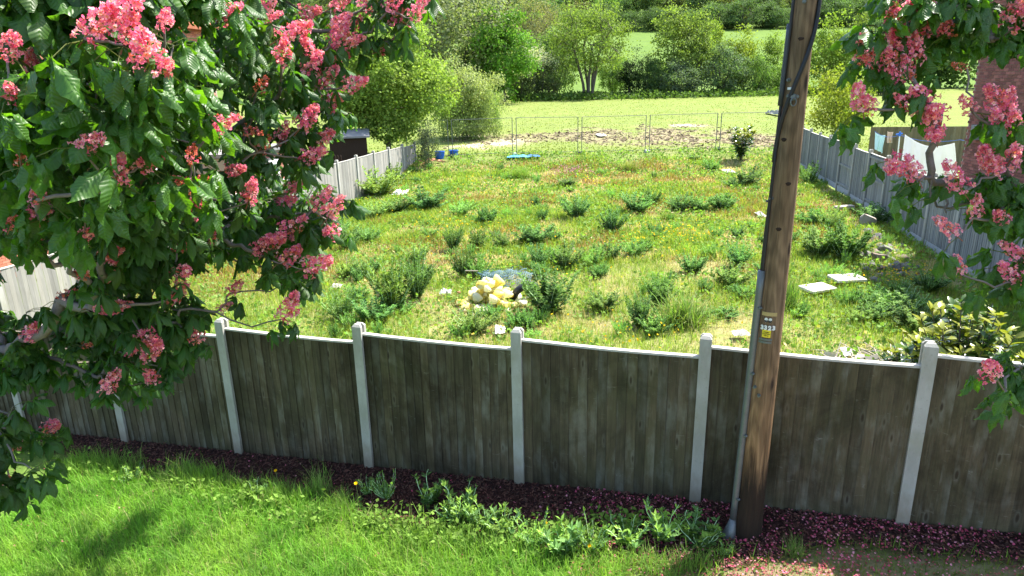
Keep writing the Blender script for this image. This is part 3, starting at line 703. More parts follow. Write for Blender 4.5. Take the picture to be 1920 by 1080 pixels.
def text_on(s, size, mat, parent_o, q, R, dx, dz, name, out=.008, bold=0.0):
    cu = bpy.data.curves.new(name, 'FONT'); cu.body = s; cu.size = size; cu.align_x = 'CENTER'; cu.align_y = 'CENTER'; cu.extrude = .0012; cu.offset = bold; cu.materials.append(mat)
    tmp = bpy.data.objects.new(name + "_curve", cu); me = bpy.data.meshes.new_from_object(tmp); me.materials.clear(); me.materials.append(mat)
    bpy.data.objects.remove(tmp); bpy.data.curves.remove(cu)
    o = bpy.data.objects.new(name, me); COL.objects.link(o); o.parent = parent_o
    # text plane: local X along the plate's X, local Y along its Z, facing outward
    xa = R[:, 0]; za = R[:, 2]; na = np.cross(xa, za)
    T = np.stack([xa, za, na], 1)
    if na @ q < 0: T = np.stack([-xa, za, -na], 1)
    Tl = R.T @ T
    mm = Matrix.Identity(4)
    for i in range(3):
        for j in range(3): mm[i][j] = float(Tl[i][j])
    mm.translation = Vector([dx, float((R.T @ q)[1]) * out, dz]); o.matrix_local = mm
    return o
plate(1443, 589, .125, .032, M_tan, "tan_plate")
for dx_, ch, uu, vv in ((0, "8", 1437, 600), (0, "8", 1444, 601), (0, "3", 1430, 613), (0, "3", 1436, 614), (0, "2", 1443, 615), (0, "3", 1450, 615)):
    o, p, q, R, z = plate(uu, vv, .024, .034, M_black, "number_plate")
    text_on(ch, .050, M_white, o, q, R, 0, 0, "number", .007, .0035)
o, p, q, R, z = plate(1437, 625.5, .070, .066, M_yellow, "warning_sign")
for k, s_ in enumerate(("Danger", "Overhead", "Wires")): text_on(s_, .0155, M_black, o, q, R, 0, .016 - k * .016, "lettering", .0068)
plate(1435, 636.5, .110, .018, M_steel, "steel_band"); plate(1434, 641.5, .108, .018, M_steel, "steel_band")
plate(1383, 988, .085, .018, M_white, "white_tag", tilt=.22)
def bolt(u, v, r=.016, l=.04):
    p, q, z = on_pole(u, v); m = MB(); m.tube([p, p + q * l * .4], r * 1.5, 8); m.tube([p + q * l * .4, p + q * l], r, 6); link("bolt", m.mesh("bolt", M_steel), pole)
for u, v in ((1487, 182), (1479, 180), (1494, 181), (1508, 3), (1423, 741), (1416, 725), (1480, 150), (1448, 372), (1443, 377)): bolt(u, v, .010 if v != 182 else .018, .03)
plate(1483, 166, .05, .018, M_white, "cable_clip")
p, q, z = on_pole(1488, 186); m = MB(); ring = [p + q * .03 + np.array([.022 * math.cos(a), 0, .03 * math.sin(a) - .02]) for a in np.linspace(0, 6.28, 14)]; m.tube(ring, .006, 5, caps=False); link("eye_ring", m.mesh("eye_ring", M_steel), pole)
for u, v in ((1502, 73), (1470, 262), (1478, 345), (1460, 430)):
    p, q, z = on_pole(u, v); m = MB(); R = pole_frame(q)
    m.add([tuple(R @ np.array([.022 * math.cos(a) * (1 + .2 * math.sin(3 * a)), 0, .016 * math.sin(a)]) + p + q * .002) for a in np.linspace(0, 6.28, 10)[:-1]] + [tuple(p + q * .007)], [(i, (i + 1) % 9, 9) for i in range(9)])
    link("knot", m.mesh("knot", M_shed), pole)

# ------------------------------------------------------------------ branching skeletons and tree prototypes
def skeleton(nodes, roots, bias=.35):
    """joins nodes to the root chain by the shortest wood (Prim's tree); returns points, parent index, load per point"""
    P = np.concatenate([roots, nodes]); n = len(P); nr = len(roots)
    par = np.full(n, -1); par[1:nr] = np.arange(nr - 1); path = np.zeros(n)
    best = np.full(n, 1e9); bp = np.full(n, -1); done = np.zeros(n, bool); done[:nr] = True
    for i in range(nr):
        d = np.linalg.norm(P - P[i], axis=1); k = d < best; best[k] = d[k]; bp[k] = i
    order = list(range(nr))
    for _ in range(n - nr):
        b = np.where(done, 1e9, best); i = int(b.argmin()); done[i] = True; par[i] = bp[i]; order.append(i)
        path[i] = path[bp[i]] + np.linalg.norm(P[i] - P[bp[i]])
        d = np.linalg.norm(P - P[i], axis=1) + bias * path[i]; k = (d < best) & ~done; best[k] = d[k]; bp[k] = i
    load = np.ones(n)
    for i in reversed(order):
        if par[i] >= 0: load[par[i]] += load[i]
    return P, par, load, order

def limb_path(a, b, r, sag=.05, n=5, wob=.05):
    L = np.linalg.norm(b - a); t = np.linspace(0, 1, n)[:, None]; p = a + (b - a) * t
    off = r.normal(0, wob * L, (n, 3)); off[0] = off[-1] = 0
    p = p + off * np.sin(t * math.pi); p[:, 2] += (np.sin(t * math.pi) * sag * L)[:, 0]
    return p

def diamond(n_leaf=1):
    m = MB(); m.add([(0, 0, 0), (.42, .45, .06), (0, 1, 0), (-.42, .45, .06)], [(0, 1, 2, 3)], uv=np.array([(0, 0), (.5, .5), (0, 1), (-.5, .5)])); return m.arrays()
DIA = diamond()

def tree_proto(name, seed, h, rad, stems=1, base=.25, npts=90, leaves=5000, ls=.2, clump=.5, shell=.5, cols=((.09, .14, .03),), tipcol=None, lean=.15, flat=.7, trunk_r=.12, squash=1.0, droop=0.0, spiky=.15):
    r = np.random.default_rng(seed)
    cz = h * (base + 1) / 2; hz2 = h * (1 - base) / 2
    u = unit(npts, r); q = r.random(npts) ** (1 / 3) * (1 - shell) + shell * (1 - .25 * r.random(npts))
    lump = 1 + spiky * 1.6 * np.sin(u[:, 0] * 5 + seed) * np.cos(u[:, 2] * 6 + seed * 2) + r.normal(0, spiky * .9, npts)
    pts = u * (q * lump)[:, None] * np.array([rad, rad * squash, hz2])
    pts[:, 2] += cz
    roots = []; chains = []
    for s in range(stems):
        a = s * 2 * math.pi / stems + r.random(); tilt = lean * (1 if stems > 1 else .3) * r.uniform(.6, 1.3)
        n = 8; z = np.linspace(0, h * (.55 if stems > 1 else .7), n)
        k = (z / z[-1]) ** 1.3
        chains.append(np.stack([math.cos(a) * (trunk_r * (stems > 1) * 1.6 + tilt * h * .5 * k), math.sin(a) * (trunk_r * (stems > 1) * 1.6 + tilt * h * .5 * k), z], 1) + np.concatenate([[[0, 0, 0]], np.cumsum(r.normal(0, h * .008, (n - 1, 3)) * [1, 1, 0], 0)]))
    owner = np.array([int(np.argmin([np.linalg.norm(c - p, axis=1).min() for c in chains])) for p in pts])
    tm = MB()
    for s, c in enumerate(chains):
        P, par, load, order = skeleton(pts[owner == s], c, .3)
        rr = trunk_r / math.sqrt(max(load[0], 1)) * np.sqrt(load) * (1.0 if stems == 1 else .62)
        rr = np.maximum(rr, trunk_r * .07)
        for j in range(len(c), len(P)):
            tm.tube(limb_path(P[par[j]], P[j], r, .04, 4), np.linspace(min(rr[par[j]], rr[j] * 1.3), rr[j] * .7, 4), 4, caps=False)
        tm.tube(c, np.maximum(rr[:len(c)] * np.linspace(1.15, .8, len(c)), rr[len(c) - 1]), 7)
    T = []; K = []; Rn = []
    cl = np.array(cols); per = max(1, leaves // npts); ctr = np.array([0, 0, cz])
    for p in pts:
        k = int(per * r.uniform(.5, 1.5)); d = r.normal(0, 1, (k, 3)) * np.array([clump, clump, clump * flat]) * r.uniform(.7, 1.2)
        d[:, 2] -= np.abs(d[:, 0] + d[:, 1]) * droop
        T.append(p + d); c0 = cl[r.integers(len(cl))] * r.uniform(.8, 1.22)
        if tipcol is not None and p[2] > cz + hz2 * r.uniform(-.1, .6): c0 = np.array(tipcol)
        K.append(c0 * r.uniform(.75, 1.3, (k, 1)))
    T = np.concatenate(T); K = np.concatenate(K); T[:, 2] = np.maximum(T[:, 2], .1)
    nrm = (T - ctr) / np.array([rad, rad, hz2]) * .7 + np.array([0, 0, .55]) + r.normal(0, .6, T.shape)
    y = unit(len(T), r); R = frames(y, nrm)
    cm = MB(); cm.bake(DIA, R, T, np.stack([r.uniform(.7, 1.3, len(T)) * ls] * 3, 1), K)
    return tm.mesh(name + "_trunk", M_bark, True), cm.mesh(name + "_crown", M_treeleaf), float(np.percentile(T[:, 2], 99.3)), float(np.percentile(np.abs(T[:, :2]), 98.5))

PR = {}
PR["willow"] = tree_proto("willow", 11, 15, 6.5, 4, .12, 150, 14000, .30, 1.0, .35, ((.17, .205, .09), (.155, .20, .075), (.185, .21, .11)), flat=1.1, trunk_r=.24, droop=.15, spiky=.12, lean=.3)
PR["bright"] = tree_proto("bright", 12, 10, 3.4, 1, .08, 130, 9000, .27, .50, .45, ((.10, .22, .03), (.12, .25, .03), (.095, .19, .025)), trunk_r=.16)
PR["alder"] = tree_proto("alder", 13, 12, 5.2, 5, .26, 150, 11000, .24, .75, .5, ((.155, .22, .042), (.14, .205, .045), (.17, .235, .05)), flat=.5, trunk_r=.30, lean=.34, spiky=.2)
PR["airy"] = tree_proto("airy", 14, 11, 2.5, 2, .22, 90, 5200, .25, .5, .45, ((.165, .23, .048), (.18, .24, .055)), flat=.6, trunk_r=.15, lean=.16, spiky=.25)
PR["hawthorn"] = tree_proto("hawthorn", 15, 7, 2.8, 3, .05, 80, 6000, .23, .5, .45, ((.065, .085, .045), (.08, .11, .05)), tipcol=(.42, .44, .34), trunk_r=.13)
PR["ivy"] = tree_proto("ivy", 16, 7.5, 1.7, 1, .05, 60, 4200, .22, .42, .55, ((.022, .045, .014), (.03, .055, .018)), trunk_r=.16, spiky=.3)
PR["shrub"] = tree_proto("shrub", 17, 6, 3.2, 5, .02, 120, 8000, .21, .44, .4, ((.12, .175, .07), (.14, .19, .09), (.11, .17, .055)), trunk_r=.16, lean=.4)
PR["yellow"] = tree_proto("yellow", 18, 8, 2.6, 3, .12, 90, 7000, .25, .5, .4, ((.22, .27, .05), (.20, .26, .045)), trunk_r=.12, lean=.2)
PR["wood_round"] = tree_proto("wood_round", 19, 14, 5.5, 1, .05, 90, 3600, .62, .95, .55, ((.085, .14, .04), (.10, .16, .045), (.075, .125, .042)), trunk_r=.25)
PR["wood_tall"] = tree_proto("wood_tall", 20, 17, 4.6, 1, .08, 90, 3600, .62, .9, .55, ((.075, .125, .042), (.09, .145, .046)), trunk_r=.25, spiky=.2)
PR["garden_big"] = tree_proto("garden_big", 21, 7.2, 3.35, 1, .12, 260, 44000, .145, .36, .5, ((.20, .29, .055), (.235, .32, .065), (.16, .25, .05)), trunk_r=.14, spiky=.17)
PR["garden_low"] = tree_proto("garden_low", 22, 4.8, 3.1, 3, .0, 170, 26000, .14, .42, .5, ((.19, .255, .085), (.22, .28, .095)), tipcol=(.29, .33, .14), trunk_r=.12, spiky=.2)
PR["garden_yellow"] = tree_proto("garden_yellow", 23, 4.4, 2.0, 2, .10, 110, 7000, .16, .34, .5, ((.22, .26, .03), (.19, .25, .03), (.25, .28, .05)), trunk_r=.08, spiky=.2)
PR["pine"] = tree_proto("pine", 24, 2.6, 1.0, 1, .15, 46, 2600, .10, .24, .4, ((.075, .10, .065), (.09, .115, .08)), trunk_r=.055, spiky=.25)

def place_tree(kind, u, Y, v_top, wpx, label, cat="tree", group=None, name=None, tint=(1, 1, 1), base_xy=None, hx=None):
    tm, cm, h, rad = PR[kind]
    r = ray(u, 170); x = r[0] / r[1] * Y; z = float(hz(x, Y)) - .05
    if hx is None:
        top = at_y(u, v_top, Y)[2]; H = max(top - z, 1.0)
    else: H = hx
    depth = Y * math.cos(PITCH); Wd = wpx * depth / FPX
    sx = Wd / (2.0 * rad); sz = H / h
    o = bpy.data.objects.new(name or (kind + "_tree"), None); COL.objects.link(o); o.location = (x, Y, z); o.rotation_euler = (0, 0, rng.uniform(0, 6.28)); o.scale = (sx, sx, sz)
    tag(o, label, cat, group)
    t = link("trunk", tm, o); c = link("crown", cm, o); t.color = (1, 1, 1, 1); c.color = (*tint, 1)
    return o

# hedgerow along the far side of the paddock, left to right
HEDGE = [
 ("willow", 300, 104, -70, 230, "tall grey green tree half hidden behind the pink blossom", "willow_tree", (1, 1, 1)),
 ("wood_round", 470, 112, -40, 190, "dark round tree far behind the pink blossom boughs", "broadleaf_tree", (1.1, 1.2, .9)),
 ("willow", 850, 93, -75, 255, "huge feathery grey green willow behind the bright garden tree", "willow_tree", (1, 1, 1)),
 ("willow", 765, 100, -55, 170, "feathery grey green tree left of the huge willow, behind hanging blossom", "willow_tree", (1.05, 1.1, .8)),
 ("bright", 945, 90, 22, 118, "vivid green dense tree at the right edge of the huge willow", "broadleaf_tree", (1, 1, 1)),
 ("bright", 905, 96, 60, 90, "mid green tree in the shade between willow and vivid green tree", "broadleaf_tree", (.75, .7, .9)),
 ("hawthorn", 1012, 100, 88, 78, "hawthorn with white blossom on its crown in the hedgerow", "hawthorn_tree", (1, 1, 1)),
 ("shrub", 1035, 108, 55, 110, "pale grey green bushy tree behind the white hawthorn", "broadleaf_tree", (1.25, 1.3, 1.1)),
 ("alder", 1103, 100, 8, 165, "airy yellow green tree with five dark stems fanning out", "alder_tree", (1, 1, 1)),
 ("ivy", 1180, 101, 92, 56, "near black ivy covered small tree in the hedgerow", "ivy_clad_tree", (1, 1, 1)),
 ("shrub", 1216, 102, 104, 56, "dark green bush just right of the ivy covered tree", "hedge_bush", (.6, .7, .6)),
 ("airy", 1262, 103, 10, 88, "tall thin yellow green tree, left one of the slender pair", "slender_tree", (1, 1, 1)),
 ("airy", 1302, 104, 18, 72, "slim yellow green tree, right one of the slender pair", "slender_tree", (1, 1, 1)),
 ("airy", 1335, 112, 38, 50, "small sparse yellow leafed tree behind the slender pair", "slender_tree", (1.15, 1.15, .8)),
 ("shrub", 1270, 101, 112, 84, "grey green bush beneath the slender pair of trees", "hedge_bush", (.95, .95, 1.2)),
 ("shrub", 1352, 102, 84, 100, "broad grey green bush right of the slender trees", "hedge_bush", (.85, .9, 1.0)),
 ("yellow", 1388, 112, 54, 64, "bright yellow leafed tree standing behind the broad hedge bush", "yellow_tree", (1, 1, .8)),
 ("shrub", 1418, 102, 104, 62, "last green bush of the hedgerow left of the pole", "hedge_bush", (1.1, 1.25, .8)),
 ("yellow", 1552, 98, 28, 88, "tall yellow green tree just right of the utility pole", "yellow_tree", (.85, .95, .9)),
 ("airy", 1602, 118, 20, 66, "olive green pointed tree right of the utility pole", "slender_tree", (.85, .85, .8)),
 ("shrub", 1660, 110, 20, 100, "silvery green tree beside the right hand blossom", "broadleaf_tree", (.9, 1.0, 1.1)),
 ("shrub", 1652, 92, 140, 74, "dark grey bush beyond the right hand garden", "hedge_bush", (.6, .65, .8)),
 ("shrub", 985, 114, 70, 70, "olive green rounded tree between vivid green tree and hawthorn", "broadleaf_tree", (.95, .95, .8)),
 ("airy", 1045, 116, 40, 70, "thin pale tree just left of the five stemmed alder", "slender_tree", (1, 1, 1)),
 ("hawthorn", 975, 98, 118, 52, "small hawthorn at the left end of the hedgerow with pale top", "hawthorn_tree", (1.2, 1.3, 1)),
 ("shrub", 1150, 113, 100, 60, "light green bush filling the gap right of the alder", "hedge_bush", (1.25, 1.4, .8)),
 ("shrub", 1240, 110, 118, 60, "low light bush between dark bush and slender pair", "hedge_bush", (1.2, 1.3, .7)),
 ("airy", 1318, 106, 62, 52, "short airy tree overlapping the broad hedge bush", "slender_tree", (.9, 1, 1)),
 ("airy", 1442, 108, 60, 60, "thin yellow green tree close to the left of the pole", "slender_tree", (1.05, 1.1, .9)),
 ("shrub", 1465, 104, 120, 60, "light green bush partly hidden by the pole", "hedge_bush", (1.3, 1.45, .7)),
 ("willow", 1000, 135, -10, 120, "brownish feathery tree rising behind the white hawthorn", "willow_tree", (1.15, .95, .95)),
 ("bright", 690, 108, -20, 90, "green tree behind the hanging blossom twigs", "broadleaf_tree", (.9, .85, .9)),
 ("wood_round", 1760, 115, -10, 150, "dark tree behind the right hand blossom boughs", "broadleaf_tree", (1, 1, 1)),
 ("wood_round", 1900, 105, -30, 170, "dark tree behind the right hand brick house", "broadleaf_tree", (1, 1, 1)),
]
for k, u, Y, vt, w, lab, nm, tint in HEDGE: place_tree(k, u, Y, vt, w, lab, name=nm, tint=tint, group="trees along the far hedgerow")
place_tree("garden_big", 722, 38.5, 48, 238, "big round bright green tree overhanging the pale side fence", name="garden_tree")
place_tree("garden_low", 868, 47, 122, 138, "lower pale green bush beside the big round tree", "bush", name="garden_bush")
place_tree("garden_low", 905, 52, 165, 70, "small pale bush at the paddock end of the garden trees", "bush", name="garden_bush", tint=(.8, .95, .7))
place_tree("garden_yellow", 1575, 40, 128, 118, "bright yellow green bush behind the far end of the grey fence", "bush", name="garden_bush")
place_tree("pine", 797, 36.2, 228, 46, "thin dark pine sapling at the end of the pale fence", name="pine_sapling")
place_tree("wood_round", 40, 60, -120, 330, "dark tree behind the brick house on the left", name="broadleaf_tree")
place_tree("bright", 575, 72, 30, 60, "small green tree on the slope seen past the blossom", name="broadleaf_tree")
# wood on the hill beyond the far field: trees one can tell apart in its front rows, the rest as one mass
rw = np.random.default_rng(5); nwood = 0
for row, (Yb, n, x0, x1) in enumerate(((262, 46, -150, 230), (276, 44, -160, 240), (292, 40, -170, 250))):
    for k in range(n):
        x = x0 + (x1 - x0) * (k + rw.uniform(.1, .9)) / n; Y = Yb + rw.normal() * 3 - (22 if x < -5 else 0); u = 960 + FPX * x / Y
        if x / Y < -.62 or x / Y > .85: continue
        kind = "wood_round" if rw.random() < .62 else "wood_tall"
        tm, cm, h, rad = PR[kind]; sc = rw.uniform(.75, 1.15) * (1.15 if row else .9)
        tint = np.array([1, 1, 1]) * rw.uniform(.75, 1.25) * np.array([rw.uniform(.85, 1.3), 1, rw.uniform(.8, 1.2)])
        if rw.random() < .08: tint *= (1.9, 1.35, 1.6)
        o = bpy.data.objects.new("woodland_tree", None); COL.objects.link(o); o.location = (x, Y, float(hz(x, Y)) - .2); o.rotation_euler = (0, 0, rw.uniform(0, 6.28)); o.scale = (sc * rw.uniform(.9, 1.2), sc, sc * rw.uniform(.85, 1.15))
        tag(o, ("round crowned" if kind == "wood_round" else "tall narrow") + (" brownish" if tint[0] > 1.6 else " dark green") + " tree in the " + ("front edge" if row == 0 else "second rank" if row == 1 else "rear rank") + " of the hill wood", "tree", "woodland trees on the far hill")
        link("trunk", tm, o); link("crown", cm, o).color = (*tint, 1); nwood += 1
for k in range(46):
    x = -60 + 290 * (k + rw.uniform(.1, .9)) / 46; Y = 252 + rw.normal() * 2.5
    if x / Y > .85 or (x < -10): continue
    tm, cm, h, rad = PR["shrub"]; sc = rw.uniform(1.0, 1.7)
    o = bpy.data.objects.new("woodland_bush", None); COL.objects.link(o); o.location = (x, Y, float(hz(x, Y)) - .2); o.rotation_euler = (0, 0, rw.uniform(0, 6.28)); o.scale = (sc * 1.25, sc * 1.25, sc)
    tag(o, "green bush along the foot of the hill wood at the far field edge", "bush", "bushes at the far wood edge"); link("trunk", tm, o); link("crown", cm, o).color = (*(np.array([.7, .8, .7]) * rw.uniform(.7, 1.3)), 1)
n = 5200; wx = rw.uniform(-260, 360, n); wy = rw.uniform(300, 460, n); m = MB()
cen = np.stack([wx, wy, hz(wx, wy) + rw.uniform(2, 15, n)], 1); tn = rw.uniform(.6, 1.3, (n, 1)) * np.array([.055, .09, .03])
T = (cen[:, None] + rw.normal(0, 1.6, (n, 9, 3))).reshape(-1, 3)
m.bake(DIA, frames(unit(len(T), rw), rw.normal(0, .6, T.shape) + [0, -.3, .8]), T, np.full((len(T), 1), 1.7), np.repeat(tn, 9, 0))
tag(link("hill_wood", m.mesh("hill_wood", M_treeleaf)), kind="stuff")
# nettles and rank growth along the hedge foot, and tufts over the paddock
n = 16000; ux = rw.uniform(-26, 48, n); uy = 101 + rw.normal(0, 2.6, n) - 2.5 * fbm(ux * .15, ux * 0, 2)
T = np.stack([ux, uy, hz(ux, uy) + rw.random(n) ** 1.5 * .9 * (.4 + fbm(ux * .4, uy * .4, 8))], 1)
m = MB(); m.bake(DIA, frames(unit(n, rw) + [0, 0, .6], rw.normal(0, .6, (n, 3)) + [.3, 0, .6]), T, np.full((n, 1), .38), np.array([.075, .13, .03]) * rw.uniform(.6, 1.4, (n, 1)))
tag(link("undergrowth", m.mesh("undergrowth", M_treeleaf)), kind="stuff")

# ------------------------------------------------------------------ red horse chestnuts: leaves, blossom clusters, boughs
def palmate(seed, hi):
    """one compound leaf: petiole along +Y, five drooping obovate leaflets with toothed edges"""
    r = np.random.default_rng(seed); m = MB(); pet = .11
    m.tube([(0, 0, 0), (0, pet * .5, .012), (0, pet, 0)], .0022, 3, col=(2.2, 1.2, 1.4), caps=False)
    rows = 9 if hi else 5; cols = np.array([-1, -.5, 0, .5, 1]) if hi else np.array([-1, 0, 1.])
    s = np.linspace(0, 1, rows)
    wprof = np.where(s < .62, .10 + .9 * (s / .62) ** 1.15, ((1 - s) / .38) ** .62); wprof[0] = .06; wprof[-1] = .0
    for k, a in enumerate((-115, -58, 0, 58, 115)):
        a = math.radians(a + r.normal() * 7); L = (.158, .142, .108)[abs(k - 2)] * r.uniform(.85, 1.12); Wd = L * .185 * r.uniform(.9, 1.15)
        dr0 = math.radians(r.uniform(20, 58)); dr1 = math.radians(r.uniform(68, 108)); tw = r.normal() * .35
        ang = dr0 + (dr1 - dr0) * s ** 1.2
        yy = np.concatenate([[0], np.cumsum(np.cos(ang[:-1]) * L / (rows - 1))]); zz = -np.concatenate([[0], np.cumsum(np.sin(ang[:-1]) * L / (rows - 1))])
        V = []; U = []; fold = r.uniform(.25, .6)
        for i in range(rows):
            for c in cols:
                w = Wd * wprof[i] * c * (1 + (.10 * (-1) ** i if abs(c) == 1 and hi else 0))
                up = -fold * abs(w) + (.0045 * (-1) ** i * abs(c) if hi else 0) + .012 * math.sin(i * 1.1 + k) * c
                x = w; y = yy[i] + abs(w) * -.12; z = zz[i]
                ny, nz = math.sin(ang[i]), math.cos(ang[i])
                V.append((x + tw * up * .6, y + ny * up, z + nz * up)); U.append((w, s[i] * L))
        V = np.array(V) @ rotz(-a).T @ np.eye(3); V[:, 1] += pet
        nc = len(cols); F = [(i * nc + j, i * nc + j + 1, (i + 1) * nc + j + 1, (i + 1) * nc + j) for i in range(rows - 1) for j in range(nc - 1)]
        m.add(V, F, col=np.array([1, 1, 1]) * r.uniform(.85, 1.15), uv=np.array(U))
    return m
HI = [palmate(100 + i, True) for i in range(10)]
HI_ME = [x.mesh("leaf", M_leaf, True) for x in HI]
LO = [palmate(200 + i, False).arrays() for i in range(6)]

def panicle(seed, L=.19, n=46, wid=.062, faded=0.0, hi=True):
    """a cone of small five petalled flowers on a stalk along +Z"""
    r = np.random.default_rng(seed); m = MB()
    m.tube([(0, 0, -.07), (0.004, 0, 0), (0, .003, L * .55), (0, 0, L)], [.004, .0035, .0025, .0015], 4, col=(.35, .16, .10))
    pinks = np.array([(.78, .22, .38), (.82, .32, .48), (.72, .14, .28), (.84, .44, .54), (.80, .28, .30)])
    fad = np.array([(.62, .16, .09), (.55, .20, .10), (.70, .20, .16), (.5, .13, .09)])
    for k in range(n):
        s = (k + r.random()) / n; z = L * (.02 + .98 * s); rad = wid * (1 - s ** 1.7 * .75) * r.uniform(.45, 1.1); a = k * 2.4 + r.normal() * .5
        c = np.array([math.cos(a) * rad, math.sin(a) * rad, z + r.normal() * .008])
        ax = np.array([math.cos(a), math.sin(a), r.uniform(-.1, .8)]) + r.normal(0, .35, 3); ax /= np.linalg.norm(ax)
        R = frames(np.array([[0, 0, 1.]]) + r.normal(0, .3, (1, 3)), ax[None])[0]
        fd = r.random() < faded; col = (fad[r.integers(4)] if fd else pinks[r.integers(5)]) * r.uniform(.85, 1.15); sz = r.uniform(.0135, .0195) * (.8 if fd else 1)
        m.add(np.array([(-.003, 0, -.016), (.003, 0, -.016), (.0045, .002, .001), (-.0045, .002, .001)]) @ R.T + c, [(0, 1, 2, 3)], col=col * [.9, .6, .6])
        npet = 5 if hi else 4
        for p in range(npet):
            b = p * 2 * math.pi / npet + r.normal() * .2; op = r.uniform(.2, .85)
            d = np.array([math.cos(b), math.sin(b), 0]); t_ = np.array([-math.sin(b), math.cos(b), 0]); up = np.array([0, 0, 1])
            tip = d * sz * math.cos(op) * 1.05 + up * sz * math.sin(op); mid = tip * .62; w = sz * .40
            V = np.array([d * .001, mid + t_ * w + up * .001, tip + t_ * w * .55, tip - t_ * w * .55, mid - t_ * w + up * .001])
            kc = np.array([[1.02, 1.5, .45]] + [[1, 1, 1]] * 4) if not fd else np.ones((5, 3))
            m.add(V @ R.T + c, [(0, 1, 2, 3, 4)], col=np.minimum(col * kc * r.uniform(.9, 1.12), .95))
    return m
PAN = [panicle(300 + i, L=.19 + .015 * (i % 3), n=64 + 8 * (i % 2), wid=.066, faded=.08).mesh("blossom_cluster", M_petal) for i in range(6)]
PANF = [panicle(330 + i, L=.16, n=30, wid=.052, faded=.75).mesh("blossom_cluster", M_petal) for i in range(3)]

def in_poly(px, py, poly):
    px = np.asarray(px); py = np.asarray(py); ins = np.zeros(px.shape, bool); n = len(poly)
    for i in range(n):
        x0, y0 = poly[i]; x1, y1 = poly[(i + 1) % n]
        c = ((y0 > py) != (y1 > py)) & (px < (x1 - x0) * (py - y0) / (y1 - y0 + 1e-9) + x0); ins ^= c
    return ins

